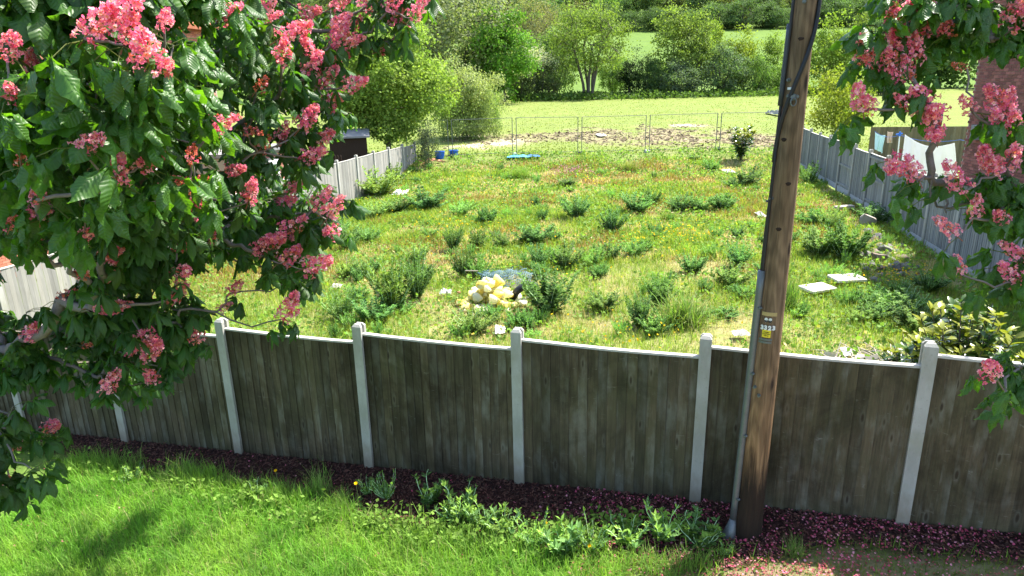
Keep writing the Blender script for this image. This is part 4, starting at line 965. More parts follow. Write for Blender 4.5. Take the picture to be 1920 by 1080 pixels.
def build_chestnut(root, trunk, nodes, sizes, blossoms, seed, center, name_limb=True, bl_leaves=(2, 5), leaves_per=(6, 9), trunk_r=.19, gaps=(), lsc=1.0):
    """nodes: twig ends in the crown; blossoms: (pos, axis, size, faded)"""
    r = np.random.default_rng(seed); o0 = np.array(root.location)
    allp = np.concatenate([nodes, np.array([b[0] - b[1] * .09 * b[2] for b in blossoms])])
    P, par, load, order = skeleton(allp, trunk, .45)
    nt_ = len(trunk); rr = .0042 * load ** .47
    # one branch object per limb leaving the trunk
    limb = np.full(len(P), -1)
    for j in order:
        if j < nt_: continue
        limb[j] = limb[par[j]] if par[j] >= nt_ else j
    tm = MB(); tm.tube(trunk - o0, np.linspace(trunk_r, trunk_r * .45, nt_), 12); link("trunk", tm.mesh("trunk", M_bark, True), root)
    tw_dir = np.zeros((len(P), 3))
    groups = {}
    for j in range(nt_, len(P)):
        groups.setdefault(limb[j], []).append(j)
        d = P[j] - P[par[j]]; tw_dir[j] = d / (np.linalg.norm(d) + 1e-9)
    for lb, js in groups.items():
        m = MB()
        for j in js:
            a = P[par[j]]; ra = min(rr[par[j]] if par[j] >= nt_ else rr[j] * 1.4, rr[j] * 1.7)
            pth = limb_path(a, P[j], r, -.03 + r.normal() * .05, 6, .045); m.tube(pth - o0, np.linspace(ra, rr[j], 6), 6 if rr[j] > .008 else 4, caps=False)
        link("branch", m.mesh("branch", M_twig, True), root)
    # leaves round every twig end
    T = []; Y = []; Z = []
    for i in range(len(nodes)):
        j = nt_ + i; k = r.integers(*leaves_per); p = P[j]; out = p - center; out[2] *= .3; out /= np.linalg.norm(out) + 1e-9
        a0 = r.random() * 6.28
        for q in range(k):
            a = a0 + q * 2.4; side = np.array([math.cos(a), math.sin(a), r.uniform(-.25, .45)])
            y = side + out * .7 + tw_dir[j] * .3; y /= np.linalg.norm(y)
            T.append(p - tw_dir[j] * r.uniform(0, .16) * (q > 2) + r.normal(0, .012, 3)); Y.append(y); Z.append(np.array([0, 0, 1.0]) + SUNN * .25 + r.normal(0, .28, 3))
    # a few leaves under each blossom
    for b in blossoms:
        for q in range(r.integers(*bl_leaves)):
            a = r.random() * 6.28; side = np.array([math.cos(a), math.sin(a), -.1]); y = side - b[1] * .5
            T.append(b[0] - b[1] * .10 * b[2]); Y.append(y / np.linalg.norm(y)); Z.append(np.array([0, 0, 1.0]) + r.normal(0, .25, 3))
    T = np.array(T); Y = np.array(Y); Z = np.array(Z)
    c_ = T + Y * .15 - [0, 0, .05] - CAMP; dd_ = np.maximum(c_ @ np.array(Fv), .05); xr = c_ @ np.array(Rv) / dd_; yr = c_ @ np.array(Dv) / dd_
    pu = 960 + FPX * (xr * cr_ + yr * sr_); pv = 540 + FPX * (-xr * sr_ + yr * cr_); keep = np.ones(len(T), bool)
    for gp in gaps: keep &= ~in_poly(pu, pv, gp)                     # openings in the crown
    T, Y, Z = T[keep], Y[keep], Z[keep]
    R = frames(Y, Z); sc = r.uniform(.70, 1.05, len(T)) * (1.42 - .42 * sstep(2.6, 3.7, dd_[keep])) * lsc; tint = r.uniform(.75, 1.25, (len(T), 1)) * np.array([1, 1, 1]) * np.stack([r.uniform(.85, 1.2, len(T)), np.ones(len(T)), r.uniform(.8, 1.2, len(T))], 1)
    # the 300 that show largest become leaves of their own
    rel = T - CAMP; dep = rel @ np.array(Fv); xs_ = (rel @ np.array(Rv)) / np.maximum(dep, .01); ys_ = -(rel @ np.array(-Dv)) / np.maximum(dep, .01)
    ys2 = (rel @ np.array(Dv)) / np.maximum(dep, .01)
    vis = (np.abs(xs_) < .77) & (np.abs(ys2) < .44) & (dep > .5)
    score = np.where(vis, dep, 1e3 + dep)
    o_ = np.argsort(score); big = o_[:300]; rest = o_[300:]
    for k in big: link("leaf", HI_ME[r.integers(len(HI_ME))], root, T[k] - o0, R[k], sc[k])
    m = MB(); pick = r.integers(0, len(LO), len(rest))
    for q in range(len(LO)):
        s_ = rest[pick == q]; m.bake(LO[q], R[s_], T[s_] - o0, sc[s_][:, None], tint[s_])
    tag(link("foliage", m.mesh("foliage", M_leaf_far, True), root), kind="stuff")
    for (p, ax, sz, fd) in blossoms:
        R1 = frames(np.cross(ax, r.normal(size=3))[None], ax[None])[0]
        lst = PANF if fd else PAN
        link("blossom_cluster", lst[r.integers(len(lst))], root, p - o0 - ax * .08 * sz, R1, sz)
    return len(T)
SUNN = np.array(SUNV)

# (u, v, apparent width) of the flower clusters in the photograph
BL = [(20,85,62),(60,118,40),(18,172,52),(180,46,85),(238,22,80),(240,58,62),(275,98,95),(308,128,48),(430,22,44),(310,38,45),(60,122,42),(206,160,44),(165,268,60),(40,297,40,1),(72,362,48,1),(75,385,60),(66,455,46),(22,415,45,1),(220,325,66),(278,303,58),(300,360,44),(150,446,50),(206,478,42),(200,508,40),
 (429,24,50),(502,4,50),(580,22,42),(538,62,50),(562,58,50),(531,100,52),(580,93,46),(587,122,52),(611,147,48),(491,157,40,1),(624,187,46),(575,222,54),(358,202,48),(413,230,58),(507,29,34),(635,7,40),(635,45,46),(635,73,46),(475,247,40,1),(495,269,44,1),(609,258,42),(584,291,46),(529,253,40),(440,318,38),(362,287,48,1),(373,340,48,1),(340,349,58,1),(469,362,50),(533,380,42),(364,387,58),(598,378,46),(624,393,48),(620,436,46),(544,429,54),(511,453,54),(491,464,48),(402,438,42,1),(549,353,36),(342,462,40,1),
 (593,496,58),(542,578,58),(542,480,48),(340,511,48),(330,549,50),(440,540,36),(418,578,28),(369,624,44),(60,622,46),(200,575,52),(278,633,50),(282,662,46),(164,647,24,1),(247,658,28),(205,718,46),(282,705,40),(98,798,42),(20,833,42),(14,900,40,1),(40,920,42,1),(130,552,44,1),(155,512,48,1),
 (665,155,46),(690,6,44),(637,43,40),(643,80,52),(660,53,38),(737,3,46),(745,38,40),(752,62,34),(783,17,46),(720,93,34),(635,105,40)]
BR = [(1704,11,62),(1722,24,66),(1742,38,60),(1680,46,58),(1691,74,70),(1618,89,56),(1630,106,46),(1669,116,52),(1715,98,50),(1696,122,36),(1681,140,36),(1709,142,30,1),(1909,24,72),(1778,51,48,1),(1613,184,52),(1630,194,44),(1700,196,46),(1731,184,62),(1738,202,58),(1758,210,54),(1815,198,42),(1869,187,60),(1889,198,54),(1876,231,52),(1902,234,52),(1751,240,52),(1798,124,32,1),(1755,252,46),(1680,311,64),(1713,318,50),(1851,296,58),(1895,298,60),(1864,313,50),(1795,338,58),(1778,429,46),(1829,391,40),(1878,409,44),(1907,475,46),(1797,500,36),(1899,517,52),(1858,693,58),(1764,52,40)]
def depth_left(u, v):
    return 2.7 + 1.9 * sstep(140, 520, np.hypot(np.asarray(u, float) - 120, (np.asarray(v, float) - 110) * .9))

POLY_L = [(-260,-120),(600,-120),(566,20),(590,90),(625,150),(655,190),(645,255),(612,320),(570,345),(560,330),(548,372),(600,380),(640,398),(630,440),(600,470),(615,505),(570,560),(500,618),(470,600),(420,560),(392,640),(330,690),(290,745),(200,742),(120,722),(50,735),(-20,722),(-260,720)]
HOLES_L = [[(40,470),(130,470),(135,590),(0,596),(0,520)],[(385,560),(490,560),(470,618),(400,610)],[(212,590),(268,590),(262,630),(215,625)],[(330,590),(400,560),(400,640),(345,640)]]
POLY_L2 = [(605,-110),(805,-110),(788,20),(748,75),(735,100),(700,105),(655,110),(628,135),(612,60)]
POLY_L3 = [(-160,775),(40,770),(80,780),(85,820),(70,880),(45,935),(-10,960),(-160,960)]
rl_ = np.random.default_rng(42); nodes = []; MGL = ((-35, 0, 35), (-10, 40, 65))
def fill(poly, n, d0, d1, holes=(), mg=((-30, 0, 30), (-10, 25, 50))):
    """twig ends spread through the crown volume behind an outline, d0..d1 m beyond the front of the crown"""
    xs_ = [p[0] for p in poly]; ys_ = [p[1] for p in poly]; out = []
    while len(out) < n:
        u = rl_.uniform(min(xs_), max(xs_)); v = rl_.uniform(min(ys_), max(ys_))
        if not in_poly(u, v, poly) or any(in_poly(u + a, v + b, h) for h in holes for a in mg[0] for b in mg[1]): continue
        out.append((u, v, rl_.uniform(d0, d1)))
    return out
for u, v, dd in fill(POLY_L, 200, -.1, .8, HOLES_L, MGL) + fill(POLY_L, 200, .9, 2.6, HOLES_L, MGL) + fill([(-200, 250), (330, 250), (330, 440), (-200, 440)], 60, .3, 2.2) + fill([(135, 395), (575, 395), (560, 540), (330, 620), (150, 600)], 75, .2, 1.4, HOLES_L, MGL) + fill([(-150, 330), (170, 330), (170, 470), (-150, 480)], 34, .2, 1.6) + fill([(150, 470), (330, 470), (380, 600), (160, 610)], 30, 0, 1.0) + fill([(-60, 610), (210, 600), (200, 735), (-60, 730)], 16, 0, .5) + fill([(215, 600), (385, 600), (330, 690), (285, 745), (210, 735)], 16, 0, .5): nodes.append(at_depth(u, v - 25, depth_left(u, v) + dd))
for u, v, dd in fill([(290, -130), (560, -130), (600, -330), (420, -460), (250, -420)], 45, 0, 1): nodes.append(at_depth(u, v, 3.5 + dd * 1.5))  # unseen twig ends above the frame, added to shade the crown interior
for u, v, dd in fill(POLY_L2, 16, -.1, .5): nodes.append(at_depth(u, v - 18, 4.4 + dd))
for u, v, dd in fill([(450, 340), (560, 345), (545, 430), (450, 430)], 16, 2.6, 3.1): nodes.append(at_depth(u, v, depth_left(u, v) + dd))  # hidden twig ends behind the crown front, added to cast shade on the lawn
for u, v, dd in fill(POLY_L3, 20, 0, .4): nodes.append(at_depth(u, v - 15, 4.0 + dd))
for u, v, dd in fill([(-1200,-500),(100,-420),(420,-130),(-260,-130),(-260,700),(-1000,700)], 40, 1.4, 3.4): nodes.append(at_depth(u, v, depth_left(0, 300) + dd))
def blossoms_at(lst, dfun, center, rr_):
    out = []
    for b in lst:
        u, v, w = b[:3]; w = w * .83; fd = len(b) > 3; d = dfun(u, v, w / .83)
        p = at_depth(u, v, d); ax = p - center; ax[2] *= .2; ax /= np.linalg.norm(ax); ax = ax * .8 + np.array([0, -.1, .65]) + rr_.normal(0, .35, 3); ax /= np.linalg.norm(ax)
        out.append((p, ax, w * d / FPX / (.158 if not fd else .15), fd))
    return out
tl = np.array([-6.0, 4.4]); zt = float(hz(*tl))
trunkL = np.array([[tl[0] + .05 * math.sin(k), tl[1] + .04 * math.cos(k * 1.7), zt - .2 + k * .95] for k in range(9)])
rootL = empty("chestnut_tree", (*tl, zt), "big red horse chestnut in pink bloom filling the left foreground", "tree")
cenL = np.array([-4.6, 4.6, 4.6])
nl = build_chestnut(rootL, trunkL, np.array(nodes), None, blossoms_at(BL, lambda u, v, w: float(depth_left(u, v)) - .26 + (0 if w > 45 else .25), cenL, rl_), 77, cenL, gaps=[[(0,475),(128,480),(130,585),(0,590)],[(395,570),(470,575),(455,612),(400,605)]])

POLY_R = [(1700,-110),(2160,-110),(2160,600),(1935,575),(1895,545),(1850,500),(1795,505),(1775,470),(1800,430),(1730,370),(1735,300),(1765,250),(1700,240),(1660,262),(1636,235),(1640,150),(1660,110),(1640,60),(1690,20)]
HOLES_R = [[(1800,135),(2000,110),(2000,235),(1795,240)],[(1765,262),(1900,262),(1900,345),(1765,345)],[(1690,255),(1775,255),(1745,335),(1690,335)],[(1640,200),(1760,215),(1760,250),(1650,250)],[(1800,430),(1890,430),(1880,490),(1810,490)],[(1880,360),(1930,360),(1930,400),(1880,400)]]
nodes = []
for u, v, dd in fill(POLY_R, 56, -.1, .6, HOLES_R) + fill(POLY_R, 26, .6, 1.3, HOLES_R) + fill([(1715, -60), (2000, -60), (2000, 105), (1790, 120), (1700, 80)], 24, 0, .8) + fill([(1740, 320), (1800, 345), (1795, 470), (1735, 390)], 6, 0, .4) + fill([(1850, 345), (2000, 330), (2000, 580), (1850, 520)], 13, 0, .7) + fill([(1850, 225), (2000, 220), (2000, 300), (1860, 290)], 3, 0, .5): nodes.append(at_depth(u, v - 25, 3.1 + dd))
for u, v, dd in fill([(1842,690),(1960,680),(1960,760),(1880,765)], 4, 0, .3): nodes.append(at_depth(u, v - 12, 3.5 + dd))
for u, v, dd in fill([(2010,-500),(2900,-500),(2900,700),(2010,640)], 60, 0, 3.6): nodes.append(at_depth(u, v, 3.2 + dd))
for u, v, dd in fill([(1640,-170),(2250,-170),(2250,-640),(1700,-640)], 80, .1, 1.1) + fill([(1760,-130),(2900,-130),(2900,-900),(1800,-700)], 30, .6, 3.4): nodes.append(at_depth(u, v, 3.1 + dd))  # out-of-view upper crown, thickened to keep sun off the boughs below
tr_ = np.array([6.2, 3.3]); zt = float(hz(*tr_))
trunkR = np.array([[tr_[0] + .05 * math.sin(k), tr_[1] + .04 * math.cos(k * 1.7), zt - .2 + k * .95] for k in range(8)])
rootR = empty("chestnut_tree", (*tr_, zt), "red horse chestnut boughs with pink blossom hanging in from the right edge", "tree")
cenR = np.array([4.6, 4.4, 4.8])
nr_ = build_chestnut(rootR, trunkR, np.array(nodes), None, blossoms_at(BR, lambda u, v, w: 3.05, cenR, rl_), 78, cenR, leaves_per=(5, 9), bl_leaves=(1, 3), lsc=.86, gaps=[[(1640,222),(1700,225),(1775,252),(1745,335),(1690,335),(1640,290)],[(1795,125),(1935,95),(1935,200),(1880,228),(1800,232)],[(1780,255),(1870,250),(1865,330),(1780,345)],[(1745,340),(1800,350),(1830,470),(1775,490),(1740,400)],[(1690,330),(1730,330),(1760,470),(1700,440)],[(1800,440),(1850,440),(1850,480),(1800,480)]])
print("chestnut leaves", nl, nr_)

# ------------------------------------------------------------------ grass, meadow, litter (stuff nobody could count)
def blade_arrays(w=.0022, bend=.45, seg=2):
    m = MB(); V = []; F = []
    for i in range(seg):
        s = i / seg; V += [(-w * (1 - s * .45), bend * s * s, s * (1 - .18 * bend * s)), (w * (1 - s * .45), bend * s * s, s * (1 - .18 * bend * s))]
    V.append((0, bend, 1 - .18 * bend))
    for i in range(seg - 1): F.append((2 * i, 2 * i + 1, 2 * i + 3, 2 * i + 2))
    F.append((2 * seg - 2, 2 * seg - 1, 2 * seg))
    m.add(V, F, col=(1, 1, 1)); A = m.arrays()
    A[3].setflags(write=True) if False else None
    return A
def scatter_blades(name, x, y, length, width, cols, bendr=(.2, .9), seed=1, mat=None, lean=.25, zoff=0.0):
    r = np.random.default_rng(seed); n = len(x); m = MB()
    kind = r.integers(0, 3, n); z = hz(x, y) - .01 + zoff
    for k, b in enumerate((.15, .5, .95)):
        s = np.where(kind == k)[0]
        if len(s) == 0: continue
        R = rotz_n(r.uniform(0, 6.283, len(s))); tl = r.normal(0, lean, len(s)); c, sn = np.cos(tl), np.sin(tl)
        Rx = np.zeros((len(s), 3, 3)); Rx[:, 0, 0] = 1; Rx[:, 1, 1] = c; Rx[:, 1, 2] = -sn; Rx[:, 2, 1] = sn; Rx[:, 2, 2] = c
        A = blade_arrays(1.0, b, 3 if k == 2 else 2)
        sc = np.stack([width[s], length[s], length[s]], 1)
        m.bake(A, R @ Rx, np.stack([x[s], y[s], z[s]], 1), sc, cols[s])
    return tag(link(name, m.mesh(name, mat or M_grass), None), kind="stuff")

rg = np.random.default_rng(21)
# lawn in front of the fence
n = 230000; x = rg.uniform(-5.8, 4.6, n); y = rg.uniform(3.4, 9.0, n)
wm, wp, _, _, _ = ground_weights(x, y); d = fence_d(x, y)
vis = np.abs(x) < (y * .80 + .6)
keep = (d < -.2) & vis & (rg.random(n) < (1 - wm * 1.08) * (1 - .5 * wp)) & (rg.random(n) < .55 + .6 * fbm(x * 2.2, y * 2.2, 31))
x, y, wp = x[keep], y[keep], wp[keep]; n = len(x)
cl_ = fbm(x * 1.7, y * 1.7, 41); c2 = fbm(x * 6, y * 6, 43)
L = (.07 + .12 * rg.random(n) + .12 * np.clip(c2 - .45, 0, 1)) * (1 - .62 * wp) * np.where(rg.random(n) < .06, 1.5, 1)
base = np.array([.145, .325, .036]); alt = np.array([.215, .385, .05]); dry = np.array([.33, .30, .14]); dk = np.array([.075, .17, .032])
K = base + (alt - base) * sstep(.35, .7, cl_)[:, None]; K = K + (dk - K) * (sstep(.55, .75, c2) * .7)[:, None]
K = np.where((rg.random(n) < .035)[:, None], dry, K); K = K * rg.uniform(.7, 1.3, (n, 1))
K = np.where((wp > .4)[:, None], K * [.8, .62, .6], K)
scatter_blades("lawn_grass", x, y, L, rg.uniform(.0018, .0040, n), K, seed=2, lean=.5)
# broad leaves (clover, plantain) low in the lawn
n = 5200; x = rg.uniform(-5.5, 3.2, n); y = rg.uniform(3.6, 8.6, n); wm, wp, _, _, _ = ground_weights(x, y); k = (fence_d(x, y) < -.4) & (rg.random(n) < (1 - wm) * (1 - wp * .7)) & (fbm(x * 1.2, y * 1.2, 47) > .46); x, y = x[k], y[k]; n = len(x)
T = np.stack([x, y, hz(x, y) + rg.uniform(.0, .05, n)], 1); m = MB()
m.bake(DIA, frames(unit(n, rg) * [1, 1, .5] + [0, 0, .25], rg.normal(0, .35, (n, 3)) + [0, 0, 1]), T, rg.uniform(.025, .075, (n, 1)), np.array([.13, .24, .05]) * rg.uniform(.6, 1.3, (n, 1)))
tag(link("lawn_herbs", m.mesh("lawn_herbs", M_grass), None), kind="stuff")

# bark chips in the bed and fallen petals
chip = MB(); chip.add([(-.5, -.2, 0), (.5, -.14, .08), (.5, .16, .02), (-.5, .2, .10), (0, 0, .22)], [(0, 1, 4), (1, 2, 4), (2, 3, 4), (3, 0, 4)]); CHIP = chip.arrays()
n = 60000; s = rg.uniform(-8.5, 9, n); dd = rg.uniform(-1.9, .0, n); x = FA[0] + FD[0] * s + FN[0] * dd; y = FA[1] + FD[1] * s + FN[1] * dd
wm, wp, _, _, _ = ground_weights(x, y); k = rg.random(n) < wm; x, y = x[k], y[k]; n = len(x)
m = MB(); T = np.stack([x, y, hz(x, y) + rg.uniform(0, .02, n)], 1)
tone = np.array([(.045, .018, .015), (.085, .034, .027), (.13, .058, .042), (.022, .011, .011), (.10, .055, .04)])[rg.integers(0, 5, n)] * rg.uniform(.7, 1.3, (n, 1))
m.bake(CHIP, frames(unit(n, rg) * [1, 1, .35], rg.normal(0, .35, (n, 3)) + [0, 0, 1]), T, rg.uniform(.018, .048, (n, 1)), tone)
tag(link("bark_mulch", m.mesh("bark_mulch", M_litter), None), kind="stuff")
pet = MB(); pet.add([(-.4, 0, .1), (0, -.35, 0), (.5, -.1, .25), (.45, .3, .1), (0, .4, 0)], [(0, 1, 2, 3, 4)]); PET = pet.arrays()
n = 150000; s = rg.uniform(-8, 9.5, n); dd = rg.uniform(-3.6, -.03, n); x = FA[0] + FD[0] * s + FN[0] * dd; y = FA[1] + FD[1] * s + FN[1] * dd
wm, wp, _, _, _ = ground_weights(x, y); dens = np.clip(sstep(3.8, 5.4, s) * .8 * (.40 + 1.0 * sstep(.36, .66, fbm(x * 1.9, y * 1.9, 51))) + .04 * wm + .012, 0, 1) * .62; dens = np.where((wm < .3) & (s < 4.6), .008, np.where(s < 3.8, dens * .45, dens))
k = rg.random(n) < dens; x, y = x[k], y[k]; n = len(x)
tone = np.array([(.66, .12, .22), (.74, .22, .32), (.48, .08, .13), (.80, .36, .44), (.34, .13, .10), (.24, .10, .07)])[rg.integers(0, 6, n)] * rg.uniform(.7, 1.15, (n, 1))
m = MB(); m.bake(PET, frames(unit(n, rg) * [1, 1, .4], rg.normal(0, .4, (n, 3)) + [0, 0, 1]), np.stack([x, y, hz(x, y) + rg.uniform(.012, .035, n)], 1), rg.uniform(.014, .032, (n, 1)), tone)
tag(link("fallen_petals", m.mesh("fallen_petals", M_petal), None), kind="stuff")

# the overgrown plot: tall mixed grass, denser and finer near the camera
def meadow_cols(x, y, n):
    a = fbm(x * .28, y * .28, 61); b = fbm(x * .9, y * .9, 62); c = fbm(x * 2.3, y * 2.3, 63)
    lime = np.array([.26, .35, .04]); mid = np.array([.155, .265, .04]); straw = np.array([.50, .40, .24]); rust = np.array([.26, .155, .055]); olive = np.array([.31, .30, .07])
    K = np.where((rg.random(n) < .5)[:, None], lime, mid); K = np.where((rg.random(n) < .12)[:, None], olive, K)
    ps = sstep(.47, .62, b * .75 + a * .25 + (rg.random(n) - .5) * .14) * sstep(-5.5, -1, x + .15 * (y - 10)) ; K = np.where((rg.random(n) < ps * .8)[:, None], straw, K)
    pr = sstep(.54, .68, fbm(x * .35 + 9, y * .5, 64) + (rg.random(n) - .5) * .12) * sstep(12, 18, y); K = np.where((rg.random(n) < pr * .6)[:, None], rust, K)
    return K * rg.uniform(.68, 1.3, (n, 1)) * (.8 + .4 * c)[:, None], ps
def in_plot(x, y): return (fence_d(x, y) > .12) & (x > left_x(y) + .1) & (x < right_x(y) - .1)
for nm, n, y0, y1, l0_, w0_ in (("meadow_grass", 300000, 3.8, 17, .20, .0042), ("meadow_grass", 240000, 17, 27, .20, .0075), ("meadow_grass", 170000, 27, 39, .20, .012)):
    x = rg.uniform(-10.5, 16, n); y = rg.uniform(y0, y1, n); k = in_plot(x, y) & (np.abs(x - .3) < y * .80 + 1.5) & (rg.random(n) < .45 + .8 * fbm(x * 1.1, y * 1.1, 71)) & (rg.random(n) > sstep(37, 39, y + fbm(x * .5, y * .5, 2) * 3)); x, y = x[k], y[k]; n = len(x)
    K, ps = meadow_cols(x, y, n); tall = fbm(x * .7, y * .7, 72)
    L = l0_ * rg.uniform(.45, 1.45, n) * (.55 + .95 * tall) * (1 - .45 * ps)
    scatter_blades(nm, x, y, L, w0_ * rg.uniform(.6, 1.4, n), K, seed=int(y0), lean=.42)
# broad leaved herbs and small yellow flowers through it
n = 90000; x = rg.uniform(-10, 15.5, n); y = 4.5 + 34 * rg.random(n) ** 1.25; k = in_plot(x, y) & (np.abs(x) < y * .8 + 1.5) & (fbm(x * .8, y * .8, 81) > .42); x, y = x[k], y[k]; n = len(x)
K, _ = meadow_cols(x, y, n); K = np.where((rg.random(n) < .93)[:, None], np.array([.15, .26, .05]) * rg.uniform(.65, 1.4, (n, 1)), K)
m = MB(); m.bake(DIA, frames(unit(n, rg) * [1, 1, .8] + [0, 0, .35], rg.normal(0, .5, (n, 3)) + [0, 0, .8]), np.stack([x, y, hz(x, y) + rg.uniform(.02, .2, n)], 1), (rg.uniform(.035, .085, n) * (1 + y * .022))[:, None], K)
tag(link("meadow_herbs", m.mesh("meadow_herbs", M_grass), None), kind="stuff")
FL = [(1200,460,80,30,90),(1290,450,60,20,80),(840,432,90,26,110),(1690,530,90,14,90),(1110,345,60,14,60),(925,360,80,30,90),(1250,440,60,14,50),(1010,500,200,60,60),(1180,640,200,40,60),(760,400,120,40,60)]
X = []
for (u, v, du, dv, k) in FL:
    for q in range(k):
        X.append(ground_at(u + rg.normal() * du * .5, v + rg.normal() * dv * .5))
X = np.array(X); X = X[in_plot(X[:, 0], X[:, 1])]; n = len(X); X[:, 2] += rg.uniform(.12, .3, n)
fl_ = MB(); fl_.add([(math.cos(a) * .5, math.sin(a) * .5, .12 * (i % 2)) for i, a in enumerate(np.linspace(0, 6.283, 9)[:-1])], [tuple(range(8))]); 
m = MB(); m.bake(fl_.arrays(), frames(unit(n, rg), rg.normal(0, .4, (n, 3)) + [0, -.3, 1]), X, (rg.uniform(.022, .04, n) * (1 + X[:, 1] * .02))[:, None], np.array([.72, .52, .02]) * rg.uniform(.8, 1.1, (n, 1)))
tag(link("yellow_flowers", m.mesh("yellow_flowers", M_petal), None), kind="stuff")
pk_ = ground_at(1072, 325); n = 150; T = pk_ + rg.normal(0, 1, (n, 3)) * [.6, .9, .0] + [0, 0, .2]; T[:, 2] += rg.uniform(-.08, .14, n)
m = MB(); m.bake(fl_.arrays(), frames(unit(n, rg), rg.normal(0, .4, (n, 3)) + [0, -.3, 1]), T, rg.uniform(.05, .09, (n, 1)), np.array([.40, .20, .24]) * rg.uniform(.7, 1.2, (n, 1)))
tag(link("pink_flowers", m.mesh("pink_flowers", M_petal), None), kind="stuff")
# paddock: close cropped turf with tufts and clods
n = 70000; y = 38 + 64 * rg.random(n) ** 1.6; x = rg.uniform(-.62, .62, n) * y; k = (x > -12 - (y - 38) * .2) & (rg.random(n) < .25 + fbm(x * .35, y * .35, 91)); x, y = x[k], y[k]; n = len(x)
wb = patch_weight(BARE, x, y); k = rg.random(n) > wb * .8; x, y = x[k], y[k]; n = len(x)
K = np.array([.18, .225, .05]) * rg.uniform(.8, 1.2, (n, 1)); K = np.where((rg.random(n) < .12)[:, None], np.array([.14, .20, .045]), K)
scatter_blades("paddock_grass", x, y, rg.uniform(.04, .11, n), rg.uniform(.025, .05, n), K, seed=8, lean=1.0)
n = 9000; y = rg.uniform(38.5, 54, n); x = rg.uniform(-.3, .5, n) * y; wb = patch_weight(BARE, x, y); k = rg.random(n) < wb; x, y = x[k], y[k]; n = len(x)
m = MB(); m.bake(CHIP, frames(unit(n, rg) * [1, 1, .3], rg.normal(0, .3, (n, 3)) + [0, 0, 1]), np.stack([x, y, hz(x, y)], 1), rg.uniform(.10, .34, (n, 1)), np.array([.15, .115, .07]) * rg.uniform(.6, 1.4, (n, 1)))
tag(link("mud_clods", m.mesh("mud_clods", M_litter), None), kind="stuff")

# ------------------------------------------------------------------ weeds in the plot: every clump its own plant
def weed_proto(seed, h=.75, spread=.34, stems=14, per=34, ll=.085, cols=((.052, .115, .045), (.065, .14, .06)), bushy=1.0, lw=1.0):
    r = np.random.default_rng(seed); sm = MB(); T = []; Y = []; K = []; Z = []; SC = []
    for s in range(stems):
        a = r.random() * 6.28; ln = h * r.uniform(.62, 1.08) * (1 - .38 * r.random()); out = spread * math.sqrt(r.random()) * 1.05
        n = 6; t = np.linspace(0, 1, n)[:, None]
        p = np.concatenate([np.cos(a) * out * t ** .8, np.sin(a) * out * t ** .8, ln * t], 1) + r.normal(0, .012, (n, 3)) * t
        sm.tube(p, np.linspace(.006, .0025, n), 4, col=(.6, .75, .5), caps=False)
        c0 = np.array(cols[r.integers(len(cols))]) * r.uniform(.8, 1.25)
        for q in range(per):
            f = r.random() ** .8; i = f * (n - 1); k = int(min(i, n - 2)); pp = p[k] + (p[k + 1] - p[k]) * (i - k)
            b = r.random() * 6.28; up = .15 + .9 * f ** 2
            T.append(pp); Y.append((math.cos(b), math.sin(b), up)); Z.append((r.normal() * .4 - .2 * math.cos(b), r.normal() * .4, 1)); K.append(c0 * r.uniform(.75, 1.3) * (1 + .35 * f)); SC.append(ll * r.uniform(.6, 1.3) * (1.15 - .5 * f) * bushy)
    cm = MB(); sc = np.array(SC)[:, None] * np.array([[.55 * lw, 1, 1]]); cm.bake(DIA, frames(np.array(Y), np.array(Z)), np.array(T), sc, np.array(K))
    return sm.mesh("stems", M_weed), cm.mesh("leaves", M_weed), h, spread
WD = [weed_proto(400 + i, h=.7 + .1 * (i % 3), spread=.34 + .05 * (i % 2), stems=34, per=80, ll=.078, lw=.85, cols=((.080, .165, .042), (.10, .195, .048), (.068, .14, .042))) for i in range(5)]
WB = [weed_proto(420 + i, h=.55, spread=.42, stems=34, per=60, ll=.075, lw=.8, cols=((.12, .22, .055), (.14, .25, .06))) for i in range(3)]
def tuft_proto(seed, n=130, h=.26, w=.0030, spread=.07):
    r = np.random.default_rng(seed); cm = MB(); sm = MB()
    for bend in (.35, .7, 1.1):
        k = n // 3; A = blade_arrays(1.0, bend, 3); R = rotz_n(r.uniform(0, 6.283, k)); tl = r.normal(0, .35, k); Rx = np.stack([rotx(a) for a in tl])
        L = h * r.uniform(.45, 1.15, k); K = np.array([(.14, .27, .045), (.18, .31, .06), (.24, .30, .10)])[r.integers(0, 3, k)] * r.uniform(.75, 1.2, (k, 1))
        cm.bake(A, R @ Rx, np.stack([r.normal(0, spread, k), r.normal(0, spread, k), np.zeros(k)], 1), np.stack([np.full(k, w) * r.uniform(.7, 1.4, k), L, L], 1), K)
    sm.tube([(0, 0, 0), (.01, 0, h * .7), (.03, .01, h * 1.1)], [.002, .002, .001], 4, col=(.26, .27, .12))
    return sm.mesh("stems", M_weed), cm.mesh("blades", M_weed), h, spread + h * .55
GT_BIG = [tuft_proto(490 + i, 420, .5, .007, .14) for i in range(2)]
def plant(protos, name, p, wm, hm, label, cat, group=None, tint=(1, 1, 1), rz=None):
    s_, l_, h, sp_ = protos
    o = bpy.data.objects.new(name, None); COL.objects.link(o); o.location = [float(q) for q in p]; o.rotation_euler = (0, 0, rng.uniform(0, 6.28) if rz is None else rz)
    sx = wm / (2.2 * sp_); o.scale = (sx, sx, hm / (h * 1.05)); tag(o, label, cat, group)
    link("stems", s_, o); link("leaves", l_, o).color = (*tint, 1); return o
G_ = "dark weed clumps across the overgrown plot"
